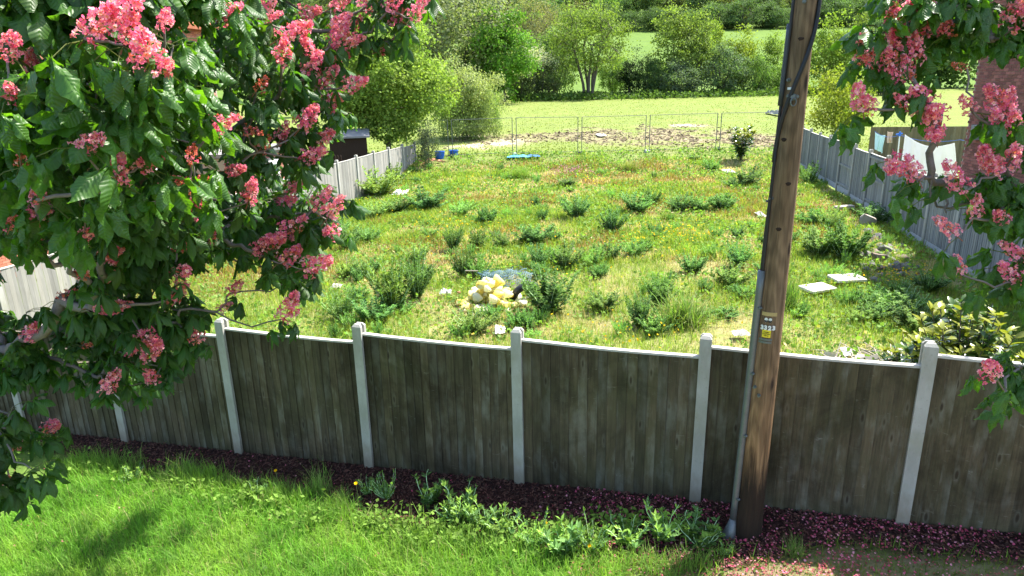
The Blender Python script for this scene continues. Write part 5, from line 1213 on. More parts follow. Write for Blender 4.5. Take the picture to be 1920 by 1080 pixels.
WEEDS = [ # u, v of the foot, width and height in pixels, kind, label
 (1028,588,100,100,"d","largest dark weed clump, right of the yellow foam heap and black tyre"),
 (712,368,115,62,"b","wide bright green weed bank against the foot of the pale side fence"),
 (735,585,85,130,"d","tall grey green weed thicket left of the foam heap"),
 (780,560,75,105,"d","feathery grey green weed joined to the right of the tall thicket"),
 (700,605,80,60,"d","low dark weed in front of the tall thicket near the fence top"),
 (686,522,66,46,"d","round dark weed beside the dead upright stick"),
 (868,520,50,72,"d","upright dark weed just above the left end of the foam heap"),
 (900,520,60,50,"b","bright weed behind the T shaped metal stake"),
 (850,470,44,58,"d","dark weed standing on the straw coloured patch, left of three"),
 (898,466,46,46,"d","dark weed on the straw coloured patch, middle of three"),
 (942,466,34,40,"d","small dark weed on the straw coloured patch, right of three"),
 (1000,458,74,48,"d","broad dark weed behind the blue netting"),
 (1080,410,66,52,"d","dark weed on the rusty patch in the middle of the plot"),
 (1064,350,40,22,"d","dark tuft just below the patch of pink flowers"),
 (1016,415,26,32,"d","narrow dark weed left of the rusty patch"),
 (1005,388,22,28,"d","tiny upright weed left of the middle clumps"),
 (1148,436,58,56,"d","rounded dark weed in front of the middle row"),
 (1192,400,62,48,"d","grey dark weed, left of the back row near the sapling"),
 (1222,385,40,38,"d","dark weed tucked right of the grey one in the back row"),
 (1275,398,52,42,"d","dark weed in the back row, left half of the double clump"),
 (1308,398,52,38,"d","dark weed in the back row, right half of the double clump"),
 (1350,396,58,42,"d","dark weed at the right end of the back row"),
 (1400,350,52,42,"d","dark weed below the broad leafed sapling"),
 (1376,352,36,22,"d","low weed left of the clump below the sapling"),
 (1250,415,38,26,"b","small bright weed in front of the back row"),
 (1295,512,52,46,"d","dark rounded weed midway between foam heap and pole"),
 (1384,500,50,56,"d","upright dark weed close to the left of the pole"),
 (1368,540,76,54,"d","spreading weed beside the top of the steel cable guard"),
 (1132,582,66,44,"d","dark weed between the largest clump and the twin clumps"),
 (1236,570,62,66,"d","dark twin weed clump, upper one"),
 (1200,612,66,80,"d","dark twin weed clump, lower left one"),
 (1226,628,60,46,"d","dark weed right in front of the twin clumps"),
 (1278,608,92,66,"g","bright green grass tussock right of the twin dark weeds"),
 (1108,500,60,44,"b","bright weed in the green band right of the netting"),
 (1060,505,66,60,"d","dark weed in the green band above the largest clump"),
 (1140,490,60,44,"d","dark weed at the right of the green band"),
 (1010,500,44,54,"d","dark weed at the left of the green band near the netting"),
 (1190,480,70,40,"b","bright weed below the yellow flowers in mid plot"),
 (1320,550,30,36,"d","thin weed spike between tussock and pole"),
 (800,395,80,46,"d","grey green weed left of the straw patch, near the white scrap"),
 (745,400,62,36,"d","dark weed in front of the white scrap"),
 (860,405,60,34,"b","bright weed above the yellow flower patch"),
 (915,420,50,40,"d","dark weed right of the yellow flower patch"),
 (700,410,60,36,"b","pale weed between fence bank and blossom tip"),
 (655,470,62,56,"d","dark weed right beside the lowest blossom tip"),
 (625,450,60,56,"d","shaded weed under the blossom at the pale fence"),
 (690,455,60,36,"b","bright weed above the round dark weed"),
 (795,525,44,36,"d","small dark weed right of the grey thicket"),
 (650,520,60,44,"b","grassy weed under the single hanging blossom"),
 (780,490,60,40,"b","pale weed above the grey thicket"),
 (735,345,44,44,"d","dark weed against the last pale fence panels"),
 (890,625,90,60,"b","pale grey green weed below the foam heap near the fence"),
 (640,600,70,70,"b","pale weed behind the fence post left of centre"),
 (1585,486,92,86,"d","big bushy weed between the white slabs and the rubble"),
 (1535,480,80,66,"d","bushy weed just right of the pole"),
 (1520,425,60,40,"d","grey weed behind the bushy one beside the pole"),
 (1555,430,60,50,"b","bright weed between pole and timber slab"),
 (1540,330,50,46,"d","dark weed against the far grey fence panels"),
 (1515,345,44,44,"b","bright weed right of the pole at the far fence"),
 (1640,420,70,46,"d","dark weed growing over the top of the rubble by the fence"),
 (1695,590,90,56,"d","dark low weed in the fence's shade below the rubble"),
 (1640,600,80,44,"d","shaded weed in front of the white slabs"),
 (1715,620,90,56,"d","darkest weed in the shade left of the laurel"),
 (1600,600,60,36,"b","grass weed right below the nearer white slab"),
 (1740,545,70,44,"d","dark weed at the foot of the grey fence by the laurel"),
 (1298,300,26,12,"d","far small weed near the temporary fence"),
 (1335,320,46,26,"b","faint weed left of the broad leafed sapling"),
 (975,335,46,26,"g","bright grass tuft behind the straw patch"),
 (1180,320,40,20,"g","bright grass tuft near the middle temporary fence foot"),
 (1440,640,60,40,"g","bright grass tussock right behind the fence at the pole"),
 (1470,580,60,70,"g","tall bright grass just right of the pole"),
]
for (u, v, w, h, kd, lab) in WEEDS:
    p = ground_at(u, v); dep = (p - CAMP) @ np.array(Fv); P_ = {"d": WD, "b": WB, "g": GT_BIG}[kd]; w *= 1.15
    plant(P_[rng.integers(len(P_))], {"d": "weed_clump", "b": "leafy_weed", "g": "grass_tussock"}[kd], p - [0, 0, .02], w * dep / FPX * 1.08, h * dep / FPX * 1.0, lab, "weed", G_, tint=np.array([rng.uniform(.9, 1.35), 1, rng.uniform(.8, 1.1)]) * rng.uniform(.85, 1.25))
# small weeds one could still count but not tell apart
for k in range(150):
    for _ in range(60):
        u = rng.uniform(600, 1760); v = rng.uniform(315, 640); p = ground_at(u, v)
        if in_plot(p[0], p[1]) and fbm(p[0] * .5, p[1] * .5, 5) > .4: break
    P_ = WD if rng.random() < .6 else WB
    plant(P_[rng.integers(len(P_))], "small_weed", p - [0, 0, .02], rng.uniform(.28, .75), rng.uniform(.16, .5), "small green weed seedling scattered among the meadow grass", "weed", "small weeds scattered in the meadow", tint=np.array([1.1, 1.15, 1]) * rng.uniform(.8, 1.2))

# weeds along the edge of the bark bed in front of the fence
BW = [weed_proto(460 + i, h=(.34, .26, .38, .22, .30)[i], spread=(.20, .28, .22, .3, .2)[i], stems=(12, 18, 9, 22, 14)[i], per=(22, 20, 26, 18, 24)[i], ll=(.085, .065, .11, .055, .07)[i], cols=((.13, .225, .045), (.17, .275, .05), (.09, .165, .05)), lw=(1.0, 1.3, .8, 1.5, .9)[i]) for i in range(5)]
BED = [(860,975,95,"pale leafed weed at the lawn edge below the third fence post"),(905,985,80,"grey green weed on the bark bed, left of centre"),(945,1000,80,"leafy weed at the lawn edge left of the centre post"),(800,945,70,"bright narrow leafed weed at the lawn edge, left of the row"),(1000,1020,80,"variegated weed at the lawn edge below the centre post"),(1060,1035,90,"bright leafed weed in the middle of the bed edge"),(1110,1030,80,"dense weed in front of the dark board panel"),(1180,1020,90,"thistle like weed on the bark left of the pole"),(1240,1010,90,"feathery weed close to the fourth post foot"),(1290,1000,70,"low weed beside the steel guard foot"),(1310,1025,90,"bushy bright weed left of the pole foot"),(725,935,60,"yellow green weed below the second post"),(690,925,40,"small weed at the foot of the second fence post"),(250,900,50,"pale flat weed in the shaded lawn on the left"),(480,935,50,"small grey weed on the lawn edge, far left of the row"),(1360,1040,40,"tiny weed in front of the pole foot")]
for (u, v, w, lab) in BED:
    p = ground_at(u, v); dep = (p - CAMP) @ np.array(Fv)
    plant(BW[rng.integers(5)], "bed_weed", p - [0, 0, .01], w * dep / FPX * 1.1, w * dep / FPX * rng.uniform(.65, .95), lab, "weed", "weeds along the bark bed edge", tint=np.array([1, 1, 1]) * rng.uniform(.8, 1.3))
GT = [tuft_proto(480 + i) for i in range(3)]
for (u, v, w, lab) in ((90,845,70,"pale grass tussock under the lowest blossom at left"),(345,900,90,"grass tussock sprouting on the bark bed left of the first post"),(310,905,50,"light leafed grass tuft beside the bark bed tussock"),(600,925,80,"long grass tuft at the bed edge below the dandelions"),(640,945,60,"grass tuft leaning over the bark below the second panel"),(1060,1010,70,"bright arching grass tuft at the centre of the bed edge"),(1490,1040,70,"bright grass tuft at the end of the sunlit lawn")):
    p = ground_at(u, v); dep = (p - CAMP) @ np.array(Fv); plant(GT[rng.integers(3)], "grass_tussock", p - [0, 0, .01], w * dep / FPX * rng.uniform(.7, 1.1), w * dep / FPX * rng.uniform(.6, .8), lab, "grass", "grass tufts along the bark bed", tint=(1, 1, 1))
n = 5500; s = rg.uniform(-3.5, 5.2, n); bed_ = np.interp(s, [-4, -1, 0, 2, 4, 5.2], [.62, .75, .85, 1.1, 1.0, .6]); dd = -bed_ + rg.normal(0, .13, n) - .02
x = FA[0] + FD[0] * s + FN[0] * dd; y = FA[1] + FD[1] * s + FN[1] * dd; k = (dd < -.3) & (rg.random(n) < sstep(-.5, 1.6, s) * sstep(.36, .55, fbm(x * 2.2, y * 2.2, 77)) + .05); x, y = x[k], y[k]; n = len(x)
T = np.stack([x, y, hz(x, y) + rg.random(n) ** 1.4 * .16], 1); m = MB()
m.bake(DIA, frames(unit(n, rg) * [1, 1, .6] + [0, 0, .3], rg.normal(0, .5, (n, 3)) + [0, 0, .9]), T, rg.uniform(.03, .075, (n, 1)) * np.array([[.8, 1, 1]]), np.array([.15, .25, .045]) * rg.uniform(.5, 1.3, (n, 1)))
tag(link("low_weeds", m.mesh("low_weeds", M_weed), None), kind="stuff")
n = 9000; s = rg.uniform(-7.5, 6.0, n); bed_ = np.interp(s, [-8, -4, 0, 2, 4, 5.5, 7], [.45, .45, .60, .85, 1.15, 1.05, .45]); dd = -bed_ - .08 + rg.normal(0, .09, n)
x = FA[0] + FD[0] * s + FN[0] * dd; y = FA[1] + FD[1] * s + FN[1] * dd; k = (dd < -.25) & (fbm(x * 1.6, y * 1.6, 78) > .47); x, y = x[k], y[k]; n = len(x)
scatter_blades("edge_grass", x, y, rg.uniform(.10, .27, n), rg.uniform(.002, .0038, n), np.array([.17, .30, .05]) * rg.uniform(.6, 1.35, (n, 1)), seed=5, lean=.5)
# dandelions
def dandelion(u, v, hpx, label):
    p = ground_at(u, v + hpx); dep = (p - CAMP) @ np.array(Fv); h = hpx * dep / FPX * 1.05
    o = empty("dandelion", p, label, "flower", "dandelions on the bark bed")
    m = MB(); m.tube([(0, 0, 0), (.006, .004, h * .5), (0, 0, h)], [.0028, .0025, .0022], 5, col=(.30, .32, .14)); link("stem", m.mesh("stem", M_grass), o)
    m = MB(); r = np.random.default_rng(u)
    for k in range(46):
        a = k * 2.4; rr = .021 * math.sqrt((k + 1) / 46); d = np.array([math.cos(a), math.sin(a), 0]); t = np.array([-math.sin(a), math.cos(a), 0])
        m.add([d * rr * .2 + t * .003, d * rr + t * .003 + [0, 0, .010 - rr * .2], d * rr - t * .003 + [0, 0, .010 - rr * .2], d * rr * .2 - t * .003], [(0, 1, 2, 3)], col=np.array([.80, .58, .015]) * r.uniform(.85, 1.1))
    link("flower_head", m.mesh("flower_head", M_petal), o, (0, 0, h), rotx(.45))
    m = MB()
    for k in range(7):
        a = k * .9 + r.random(); d = np.array([math.cos(a), math.sin(a), 0]); t = np.array([-math.sin(a), math.cos(a), 0]); L = r.uniform(.07, .13)
        m.add([(0, 0, .01), d * L * .5 + t * .016 + [0, 0, .035], d * L + [0, 0, .01], d * L * .5 - t * .016 + [0, 0, .035]], [(0, 1, 2, 3)], col=np.array([.085, .18, .04]) * r.uniform(.8, 1.3))
    link("leaves", m.mesh("leaves", M_grass), o)
for a in ((521,880,34,"left dandelion on the bark bed, a single yellow head"),(671,903,42,"taller dandelion on the bark beside seed stalks"),(1024,980,22,"small dandelion among the weeds below the centre post"),(1105,1022,14,"dandelion low in the grass right of the small one")): dandelion(*a)
for (u, v, hpx) in ((676,885,55),(697,885,50),(735,895,42),(318,855,0)):
    if not hpx: continue
    p = ground_at(u, v + hpx); dep = (p - CAMP) @ np.array(Fv); h = hpx * dep / FPX; o = empty("seed_stalk", p, "thin dry seed stalk rising from the bark bed by the dandelion", "plant", "seed stalks on the bark bed")
    m = MB(); m.tube([(0, 0, 0), (.01, 0, h * .6), (.03, .01, h)], [.0025, .002, .0018], 4, col=(.30, .27, .16)); link("stem", m.mesh("stem", M_grass), o)
    m = MB(); m.tube([(.03, .01, h), (.033, .012, h + .02)], [.006, .004], 5, col=(.22, .2, .12)); link("seed_head", m.mesh("seed_head", M_grass), o)

# ------------------------------------------------------------------ things lying in the plot
def lump(seed, size, flat=.6, rough=.25, sub=2):
    import bmesh
    r = np.random.default_rng(seed); b = bmesh.new(); bmesh.ops.create_icosphere(b, subdivisions=sub, radius=.5)
    V = np.array([v.co[:] for v in b.verts]); F = [tuple(v.index for v in f.verts) for f in b.faces]; b.free()
    pl = unit(13, r); dd = r.uniform(.20, .40, 13)                # cut flat facets like broken stone
    for q, d in zip(pl, dd):
        k = V @ q - d; V = V - np.where(k > 0, k, 0)[:, None] * q
    V = V * np.array([1, r.uniform(.65, 1), flat]) * (1 + r.normal(0, rough * .12, (len(V), 1)))
    V[:, 2] -= V[:, 2].min(); return V * size, F
FOAM_ME = []
for i in range(8):
    V, F = lump(500 + i, 1.0, .7, .3); m = MB(); m.add(V, F, col=[(.88, .80, .36), (.90, .85, .50), (.90, .87, .66), (.86, .74, .22)][i % 4]); FOAM_ME.append(m.mesh("foam_lump", M_foam, True))
fc = ground_at(918, 574); rf_ = np.random.default_rng(9)
fb = [(ground_at(u, 574), u) for u in (862, 978)]; hw = (fb[1][0][0] - fb[0][0][0]) / 2
placed = []
for k in range(84):
    layer = 0 if k < 40 else (1 if k < 68 else 2); sp_ = (1, .72, .4)[layer]
    a = rf_.random() * 6.28; q = math.sqrt(rf_.random()) * sp_
    x = fc[0] + math.cos(a) * q * hw; y = fc[1] + math.sin(a) * q * .68; s = rf_.uniform(.20, .42)
    z = float(hz(x, y)) + .19 * layer * (1.3 - q * .5)
    o = link("foam_lump", FOAM_ME[rf_.integers(8)], None, (x, y, z), rotz(rf_.random() * 6.28) @ rotx(rf_.normal() * .35), s)
    tag(o, "pale yellow lump of insulation foam in the heap on the meadow", "foam lump", "foam lumps in the heap")
for (u, v, lab, col, s) in ((912,538,"orange stained foam lump on top of the heap",(.60,.20,.07),.14),(958,556,"deep yellow foam lump at the right of the heap",(.72,.52,.04),.17),(862,548,"brownish foam lump at the left end of the heap",(.40,.26,.14),.13),(886,559,"mustard foam lump low in the left of the heap",(.70,.55,.06),.12)):
    V, F = lump(u, s, .7); m = MB(); m.add(V, F, col=col); p = ground_at(u, v + 14); tag(link("foam_lump", m.mesh("foam_lump", M_foam), None, p + [0, -.05, .16]), lab, "foam lump", "foam lumps in the heap")
# netting bundle, tyre, stake
nb_ = ground_at(945, 535); o = empty("netting_bundle", nb_, "tangled roll of blue grey wire netting behind the foam heap", "netting")
m = MB(); rn = np.random.default_rng(12)
for k in range(60):
    c = np.array([rn.uniform(-.42, .48), rn.uniform(-.12, .25), rn.uniform(.12, .34)]); R1 = rotz(rn.random() * 6.28) @ rotx(rn.uniform(-.9, .9)); rr = rn.uniform(.08, .26)
    a = np.linspace(0, rn.uniform(2, 6.2), 12); P = np.stack([np.cos(a) * rr, np.sin(a) * rr * .7, np.sin(a * 2) * .03], 1) @ R1.T + c; P[:, 2] = np.maximum(P[:, 2], .02); m.tube(P, rn.uniform(.0035, .006), 3, caps=False)
link("wire", m.mesh("wire", M_net), o)
m = MB()                                                       # the mesh sheet itself, wires crossing over a humped roll
for k in range(26):
    s = np.linspace(0, 1, 14); x = -.55 + 1.15 * k / 25; P = np.stack([np.full(14, x) + .12 * s, -.28 + .62 * s, .05 + .30 * np.sin(s * 2.6) * (1 - .5 * abs(x)) + .02 * np.sin(k)], 1); m.tube(P, .0038, 3, caps=False)
for k in range(16):
    s = k / 15; x = np.linspace(-.55, .6, 18); P = np.stack([x + .12 * s, np.full(18, -.28 + .62 * s), .05 + .30 * np.sin(s * 2.6) * (1 - .5 * np.abs(x)) + .02 * np.sin(x * 20)], 1); m.tube(P, .0038, 3, caps=False)
link("mesh_sheet", m.mesh("mesh_sheet", M_net), o)
m = MB(); m.tube([(-.62, .10, .30), (-.2, -.2, .18), (.15, -.40, .06)], .016, 5); link("frame_bar", m.mesh("frame_bar", M_net), o)
tp = ground_at(985, 566); o = empty("old_tyre", tp, "half buried black tyre between the netting and the largest weed", "tyre")
m = MB(); R1 = rotz(.5) @ rotx(-1.0); a = np.linspace(0, 2 * math.pi, 29)
for rr, tr, nm in ((.27, .085, "tread"),):
    n1, n2 = 28, 10; V = np.array([[(rr + tr * math.cos(q) * .9) * math.cos(p), (rr + tr * math.cos(q) * .9) * math.sin(p), tr * .95 * math.sin(q)] for p in a[:-1] for q in np.linspace(0, 6.283, n2 + 1)[:-1]]) @ R1.T
    m.add(V + [0, .05, .18], [(i * n2 + j, ((i + 1) % n1) * n2 + j, ((i + 1) % n1) * n2 + (j + 1) % n2, i * n2 + (j + 1) % n2) for i in range(n1) for j in range(n2)])
link("tread", m.mesh("tread", M_rubber, True), o)
m = MB(); m.add((np.array([[.30 * math.cos(p), .30 * math.sin(p), s] for s in (-.03, .03) for p in a[:-1]]) * [.63, .63, 1]) @ R1.T + [0, .05, .18], [(i, (i + 1) % 28, 28 + (i + 1) % 28, 28 + i) for i in range(28)]); link("bead_ring", m.mesh("bead_ring", M_steel), o)
sk = ground_at(887, 540); o = empty("metal_stake", sk, "rusty T shaped metal stake standing behind the foam heap", "stake")
m = MB(); m.tube([(0, 0, 0), (0, 0, .42)], .012, 5); link("shaft", m.mesh("shaft", M_shed), o); m = MB(); m.tube([(-.17, .0, .43), (.13, 0, .42)], .014, 5); link("crossbar", m.mesh("crossbar", M_stick), o)
# white slabs resting on bricks
def slab(u, v, wpx, label, rzz):
    p = ground_at(u, v + 12); dep = (p - CAMP) @ np.array(Fv); w = wpx * dep / FPX
    m = MB(); L, D, H = w * .92, w * .62, .055; c = .012
    ring = [(-L / 2 + c, -D / 2), (L / 2 - c, -D / 2), (L / 2, -D / 2 + c), (L / 2, D / 2 - c), (L / 2 - c, D / 2), (-L / 2 + c, D / 2), (-L / 2, D / 2 - c), (-L / 2, -D / 2 + c)]
    V = [(x, y, 0) for x, y in ring] + [(x, y, H - c) for x, y in ring] + [(x * .97, y * .96, H) for x, y in ring]
    m.add(V, [tuple(range(7, -1, -1)), tuple(range(16, 24))] + [(r_ * 8 + i, r_ * 8 + (i + 1) % 8, r_ * 8 + 8 + (i + 1) % 8, r_ * 8 + 8 + i) for r_ in (0, 1) for i in range(8)])
    tag(link("paving_slab", m.mesh("paving_slab", M_slab), None, p + [0, 0, .135], rotz(rzz) @ rotx(.03)), label, "paving slab")
    for sgn in (-1, 1):
        b = MB(); b.box((0, 0, .0675), (.20, .10, .135), col=(.30, .13, .09)); off = rotz(rzz) @ np.array([sgn * L * .3, -D * .2, 0])
        tag(link("loose_brick", b.mesh("loose_brick", M_brick), None, p + off, rotz(rzz + 1.4)), "red brick propping up a white paving slab, half in the grass", "brick", "bricks under the white slabs")
M_slab = simple_mat("pale_paving_slab", (.62, .58, .52), .9, .2, 0, 6, .12, .3, .004)
slab(1531, 541, 62, "white paving slab on bricks, the one nearer the pole", .35); slab(1586, 522, 62, "white paving slab on bricks, the one nearer the rubble", .12)
# rubble along the grey fence
ST_ME = []
for i in range(10):
    V, F = lump(600 + i, 1.0, .62, .3); m = MB(); m.add(V, F, col=[(.15, .145, .14), (.19, .18, .17), (.12, .12, .125), (.17, .135, .11), (.24, .215, .19)][i % 5]); ST_ME.append(m.mesh("rubble_stone", M_stone))
RUB = [(1612,436,20),(1625,440,30),(1640,448,26),(1622,452,26),(1655,452,22),(1600,428,18),(1618,462,22),(1634,466,20),(1650,466,24),(1668,470,24),(1682,476,20),(1660,482,28),(1640,480,30),(1622,486,34),(1646,492,40),(1668,490,26),(1690,488,26),(1706,498,22),(1694,506,28),(1676,508,34),(1652,508,24),(1632,500,26),(1618,500,18),(1710,484,16),(1722,505,20),(1660,520,22),(1640,530,24),(1690,520,20),(1720,520,18),(1700,535,18),(1740,520,16),(1665,462,16),(1690,465,16),(1605,445,16)]
for i, (u, v, w) in enumerate(RUB * 3):
    if i >= len(RUB): u, v, w = u + rng.normal() * 14, v + rng.normal() * 10, w * rng.uniform(.4, .75)
    p = ground_at(u, v); dep = (p - CAMP) @ np.array(Fv)
    p[0] = min(p[0], float(right_x(p[1])) - .15)
    tag(link("rubble_stone", ST_ME[rng.integers(10)], None, p - [0, 0, .02], rotz(rng.random() * 6.28) @ rotx(rng.normal() * .25), w * dep / FPX * 1.15), "grey broken stone in the rubble heap at the foot of the grey fence", "stone", "rubble stones along the grey fence")
for (u, v, w, lab, col, sd) in ((1626,428,40,"large pale broken boulder at the top of the rubble heap",(.30,.265,.23),71),(1656,478,34,"rounded pale green tinged stone in the middle of the rubble",(.22,.225,.17),72),(1722,520,16,"reddish brick fragment at the lower end of the rubble",(.22,.09,.06),73),(1726,478,18,"red brick end against the fence foot by the rubble",(.20,.08,.06),74)):
    p = ground_at(u, v); dep = (p - CAMP) @ np.array(Fv); V, F = lump(sd, w * dep / FPX * 1.2, .7); m = MB(); m.add(V, F, col=col); p[0] = min(p[0], float(right_x(p[1])) - .2); tag(link("rubble_stone", m.mesh("rubble_stone", M_stone), None, p), lab, "stone")
p = ground_at(1582, 397); m = MB(); m.box((0, 0, .16), (.62, .26, .10), rotz(.1) @ roty(-.05)); tag(link("timber_baulk", m.mesh("timber_baulk", M_stick), None, p), "short weathered timber baulk lying above the rubble", "timber")
for (u, v, n) in ((810, 305, 14), (1660, 455, 0)):
    for k in range(n):
        q = ground_at(u + rng.normal() * 12, v + rng.normal() * 3); b = MB(); b.box((0, 0, .05), (.215, .10, .065), col=np.array([.40, .20, .12]) * rng.uniform(.8, 1.3)); tag(link("loose_brick", b.mesh("loose_brick", M_brick), None, q + [0, 0, .08 * (k % 3)], rotz(rng.random() * 3) @ roty(rng.normal() * .2)), "loose brick in the small pile by the pine sapling", "brick", "loose bricks by the pine sapling")
# blue tubs, tarpaulin, white scraps
def tub(u, v, wpx, hpx, label):
    p = ground_at(u, v); dep = (p - CAMP) @ np.array(Fv); r1 = wpx * dep / FPX / 2; h = hpx * dep / FPX; o = empty("plastic_tub", p, label, "tub", "blue tubs by the temporary fence")
    n = 20; a = np.arange(n) * 6.2832 / n; c = np.stack([np.cos(a), np.sin(a)], 1); V = []
    for rr, z in ((r1 * .82, 0), (r1 * .98, h), (r1 * .93, h), (r1 * .78, .04)): V += [(x * rr, y * rr, z) for x, y in c]
    F = [(k * n + i, k * n + (i + 1) % n, k * n + n + (i + 1) % n, k * n + n + i) for k in range(3) for i in range(n)] + [tuple(range(n - 1, -1, -1)), tuple(range(3 * n, 4 * n))]
    m = MB(); m.add(V, F); link("body", m.mesh("body", M_blue), o)
    m = MB(); m.tube([(x * r1 * 1.0, y * r1 * 1.0, h) for x, y in np.concatenate([c, c[:1]])], .02, 6, caps=False); link("rim", m.mesh("rim", M_blue), o)
tub(825, 297, 19, 13, "blue plastic tub by the fence end, left one"); tub(851, 293, 17, 11, "blue plastic tub under the temporary fence post, right one")
def crumple(name, u, v, wpx, hpx, col, label, seed, cat="litter", hgt=.10):
    p = ground_at(u, v); dep = (p - CAMP) @ np.array(Fv); w = wpx * dep / FPX; q = ground_at(u, v - hpx / 2); q2 = ground_at(u, v + hpx / 2); d = np.linalg.norm(q2 - q); r = np.random.default_rng(seed)
    n, k = 18, 12; X, Yy = np.meshgrid(np.linspace(-.5, .5, n), np.linspace(-.5, .5, k)); edge = 1 - np.maximum(np.abs(X), np.abs(Yy)) * 2
    Z = (fbm(X * 5 + seed, Yy * 5, seed) - .25) * hgt * 1.6 * (.3 + .7 * np.clip(edge * 3, 0, 1)) + .10
    V = np.stack([X * w * (1 + .25 * (fbm(Yy * 4, X * 0 + seed, 3) - .5)), Yy * d * (1 + .5 * (fbm(X * 4, X * 0 + seed, 4) - .5)), np.maximum(Z, .03)], -1).reshape(-1, 3)
    ii = (np.arange(k - 1)[:, None] * n + np.arange(n - 1)[None]).ravel(); L = np.stack([ii, ii + 1, ii + n + 1, ii + n], 1); m = MB(); nv = len(V)
    m.add(np.concatenate([V, V - [0, 0, .006]]), loops=np.concatenate([L.ravel(), (L[:, ::-1] + nv).ravel()]), counts=np.full(2 * len(ii), 4), col=col); tag(link(name, m.mesh(name, M_cloth), None, p), label, cat)
crumple("blue_tarpaulin", 972, 297, 44, 8, (.16, .52, .72), "crumpled light blue tarpaulin lying before the temporary fence", 3)
crumple("blue_tarpaulin", 1000, 296, 24, 6, (.10, .25, .62), "darker blue end of tarpaulin beside the light blue one", 5)
crumple("white_sheet_scrap", 752, 364, 26, 9, (.78, .77, .74), "white scrap sheet in the grass near the pale fence", 7)
crumple("white_sheet_scrap", 1388, 636, 30, 9, (.72, .68, .62), "pale scrap in the grass just left of the steel guard", 8)
crumple("white_sheet_scrap", 938, 628, 20, 16, (.72, .67, .58), "curled white scrap behind the fence left of the centre post", 9)
crumple("grey_sheet_scrap", 836, 556, 22, 6, (.55, .56, .55), "flat grey scrap left of the foam heap", 11)
crumple("white_sheet_scrap", 632, 544, 18, 6, (.6, .57, .5), "small pale scrap below the hanging blossom", 13)
crumple("white_sheet_scrap", 1426, 408, 12, 8, (.7, .68, .62), "tiny white scrap close behind the pole", 14)
crumple("white_sheet_scrap", 1366, 325, 18, 8, (.7, .66, .58), "pale rag below left of the broad leafed sapling", 15)
crumple("white_sheet_scrap", 1127, 256, 16, 6, (.75, .73, .7), "white rag lying on the bare paddock", 16)
crumple("grey_boulder_cover", 1450, 216, 13, 5, (.34, .36, .34), "grey covered heap on the paddock just left of the pole", 17, hgt=.5)
# dead stick
p = ground_at(648, 520); o = empty("dead_branch", p, "dead forked stick standing beside the round dark weed", "branch")
m = MB(); m.tube([(0, 0, 0), (.03, 0, .22), (.06, .02, .52)], [.018, .014, .008], 5); m.tube([(-.05, .05, .05), (.12, -.05, .04), (.38, -.2, .03)], [.014, .012, .008], 5); m.tube([(-.12, -.05, .03), (.1, -.16, .02)], [.01, .008], 5); link("stick", m.mesh("stick", M_stick), o)
# builders' rubbish heap just behind the fence, right of the pole
def heap_at(u, v, back=0.0): return ground_at(u, v) + np.array([0, back, 0])
hp = ground_at(1600, 682); o = empty("netting_bundle", hp, "teal netting spread under the rubbish behind the fence", "netting")
m = MB(); rn = np.random.default_rng(15)
for k in range(90):
    c = np.array([rn.uniform(-.72, .82), rn.uniform(-.18, .30), rn.uniform(.02, .10)]); a = np.linspace(0, rn.uniform(1.5, 5), 9); rr = rn.uniform(.06, .2); R1 = rotz(rn.random() * 6.28) @ rotx(rn.normal() * .3)
    P = np.stack([np.cos(a) * rr, np.sin(a) * rr, .02 * np.sin(3 * a)], 1) @ R1.T + c; P[:, 2] = np.maximum(P[:, 2], .01); m.tube(P, .004, 3, caps=False, col=(1, 1, 1))
link("wire", m.mesh("wire", M_net), o)
for k in range(22):
    u, v = rn.uniform(1545, 1690), rn.uniform(668, 690); p = heap_at(u, v); a = rn.random() * 3.14; L = rn.uniform(.18, .55); t = rn.normal() * .25
    m = MB(); m.tube([(-L / 2 * math.cos(a), -L / 2 * math.sin(a), .03), (.02, .0, .05 + abs(t) * .1), (L / 2 * math.cos(a), L / 2 * math.sin(a), .04 + abs(t) * L)], [.008, .011, .006], 5)
    tag(link("stick", m.mesh("stick", M_stick), None, p + [0, 0, .04 + .05 * rn.random()]), "bleached twig in the rubbish heap behind the fence", "stick", "sticks in the rubbish heap")
for (u, v, w, h, lab, col) in ((1586,665,20,14,"white board upright in the rubbish heap",(.78,.76,.70)),(1556,672,24,8,"cream board lying left in the rubbish heap",(.70,.64,.52)),(1608,675,26,12,"tan board in the middle of the rubbish heap",(.55,.48,.38)),(1625,678,40,6,"grey plank across the right of the rubbish heap",(.42,.39,.34)),(1522,678,10,18,"white plastic strip at the left end of the rubbish heap",(.75,.78,.78))):
    p = heap_at(u, v + 8); dep = (p - CAMP) @ np.array(Fv); s = dep / FPX; m = MB(); m.box((0, 0, 0), (w * s, .016, h * s * 1.4), rotz(rn.normal() * .3) @ rotx(-.9 + rn.normal() * .3) @ roty(rn.normal() * .2), col=col); tag(link("scrap_board", m.mesh("scrap_board", M_cloth), None, p + [0, 0, .13]), lab, "board")
p = heap_at(1535, 686); m = MB(); m.tube([(-.07, 0, 0), (.07, -.02, 0)], .028, 10); m.tube([(.07, -.02, 0), (.10, -.024, 0)], [.028, .014], 10); tag(link("black_bottle", m.mesh("black_bottle", M_rubber, True), None, p + [0, 0, .12]), "black bottle lying at the left of the rubbish heap", "bottle")

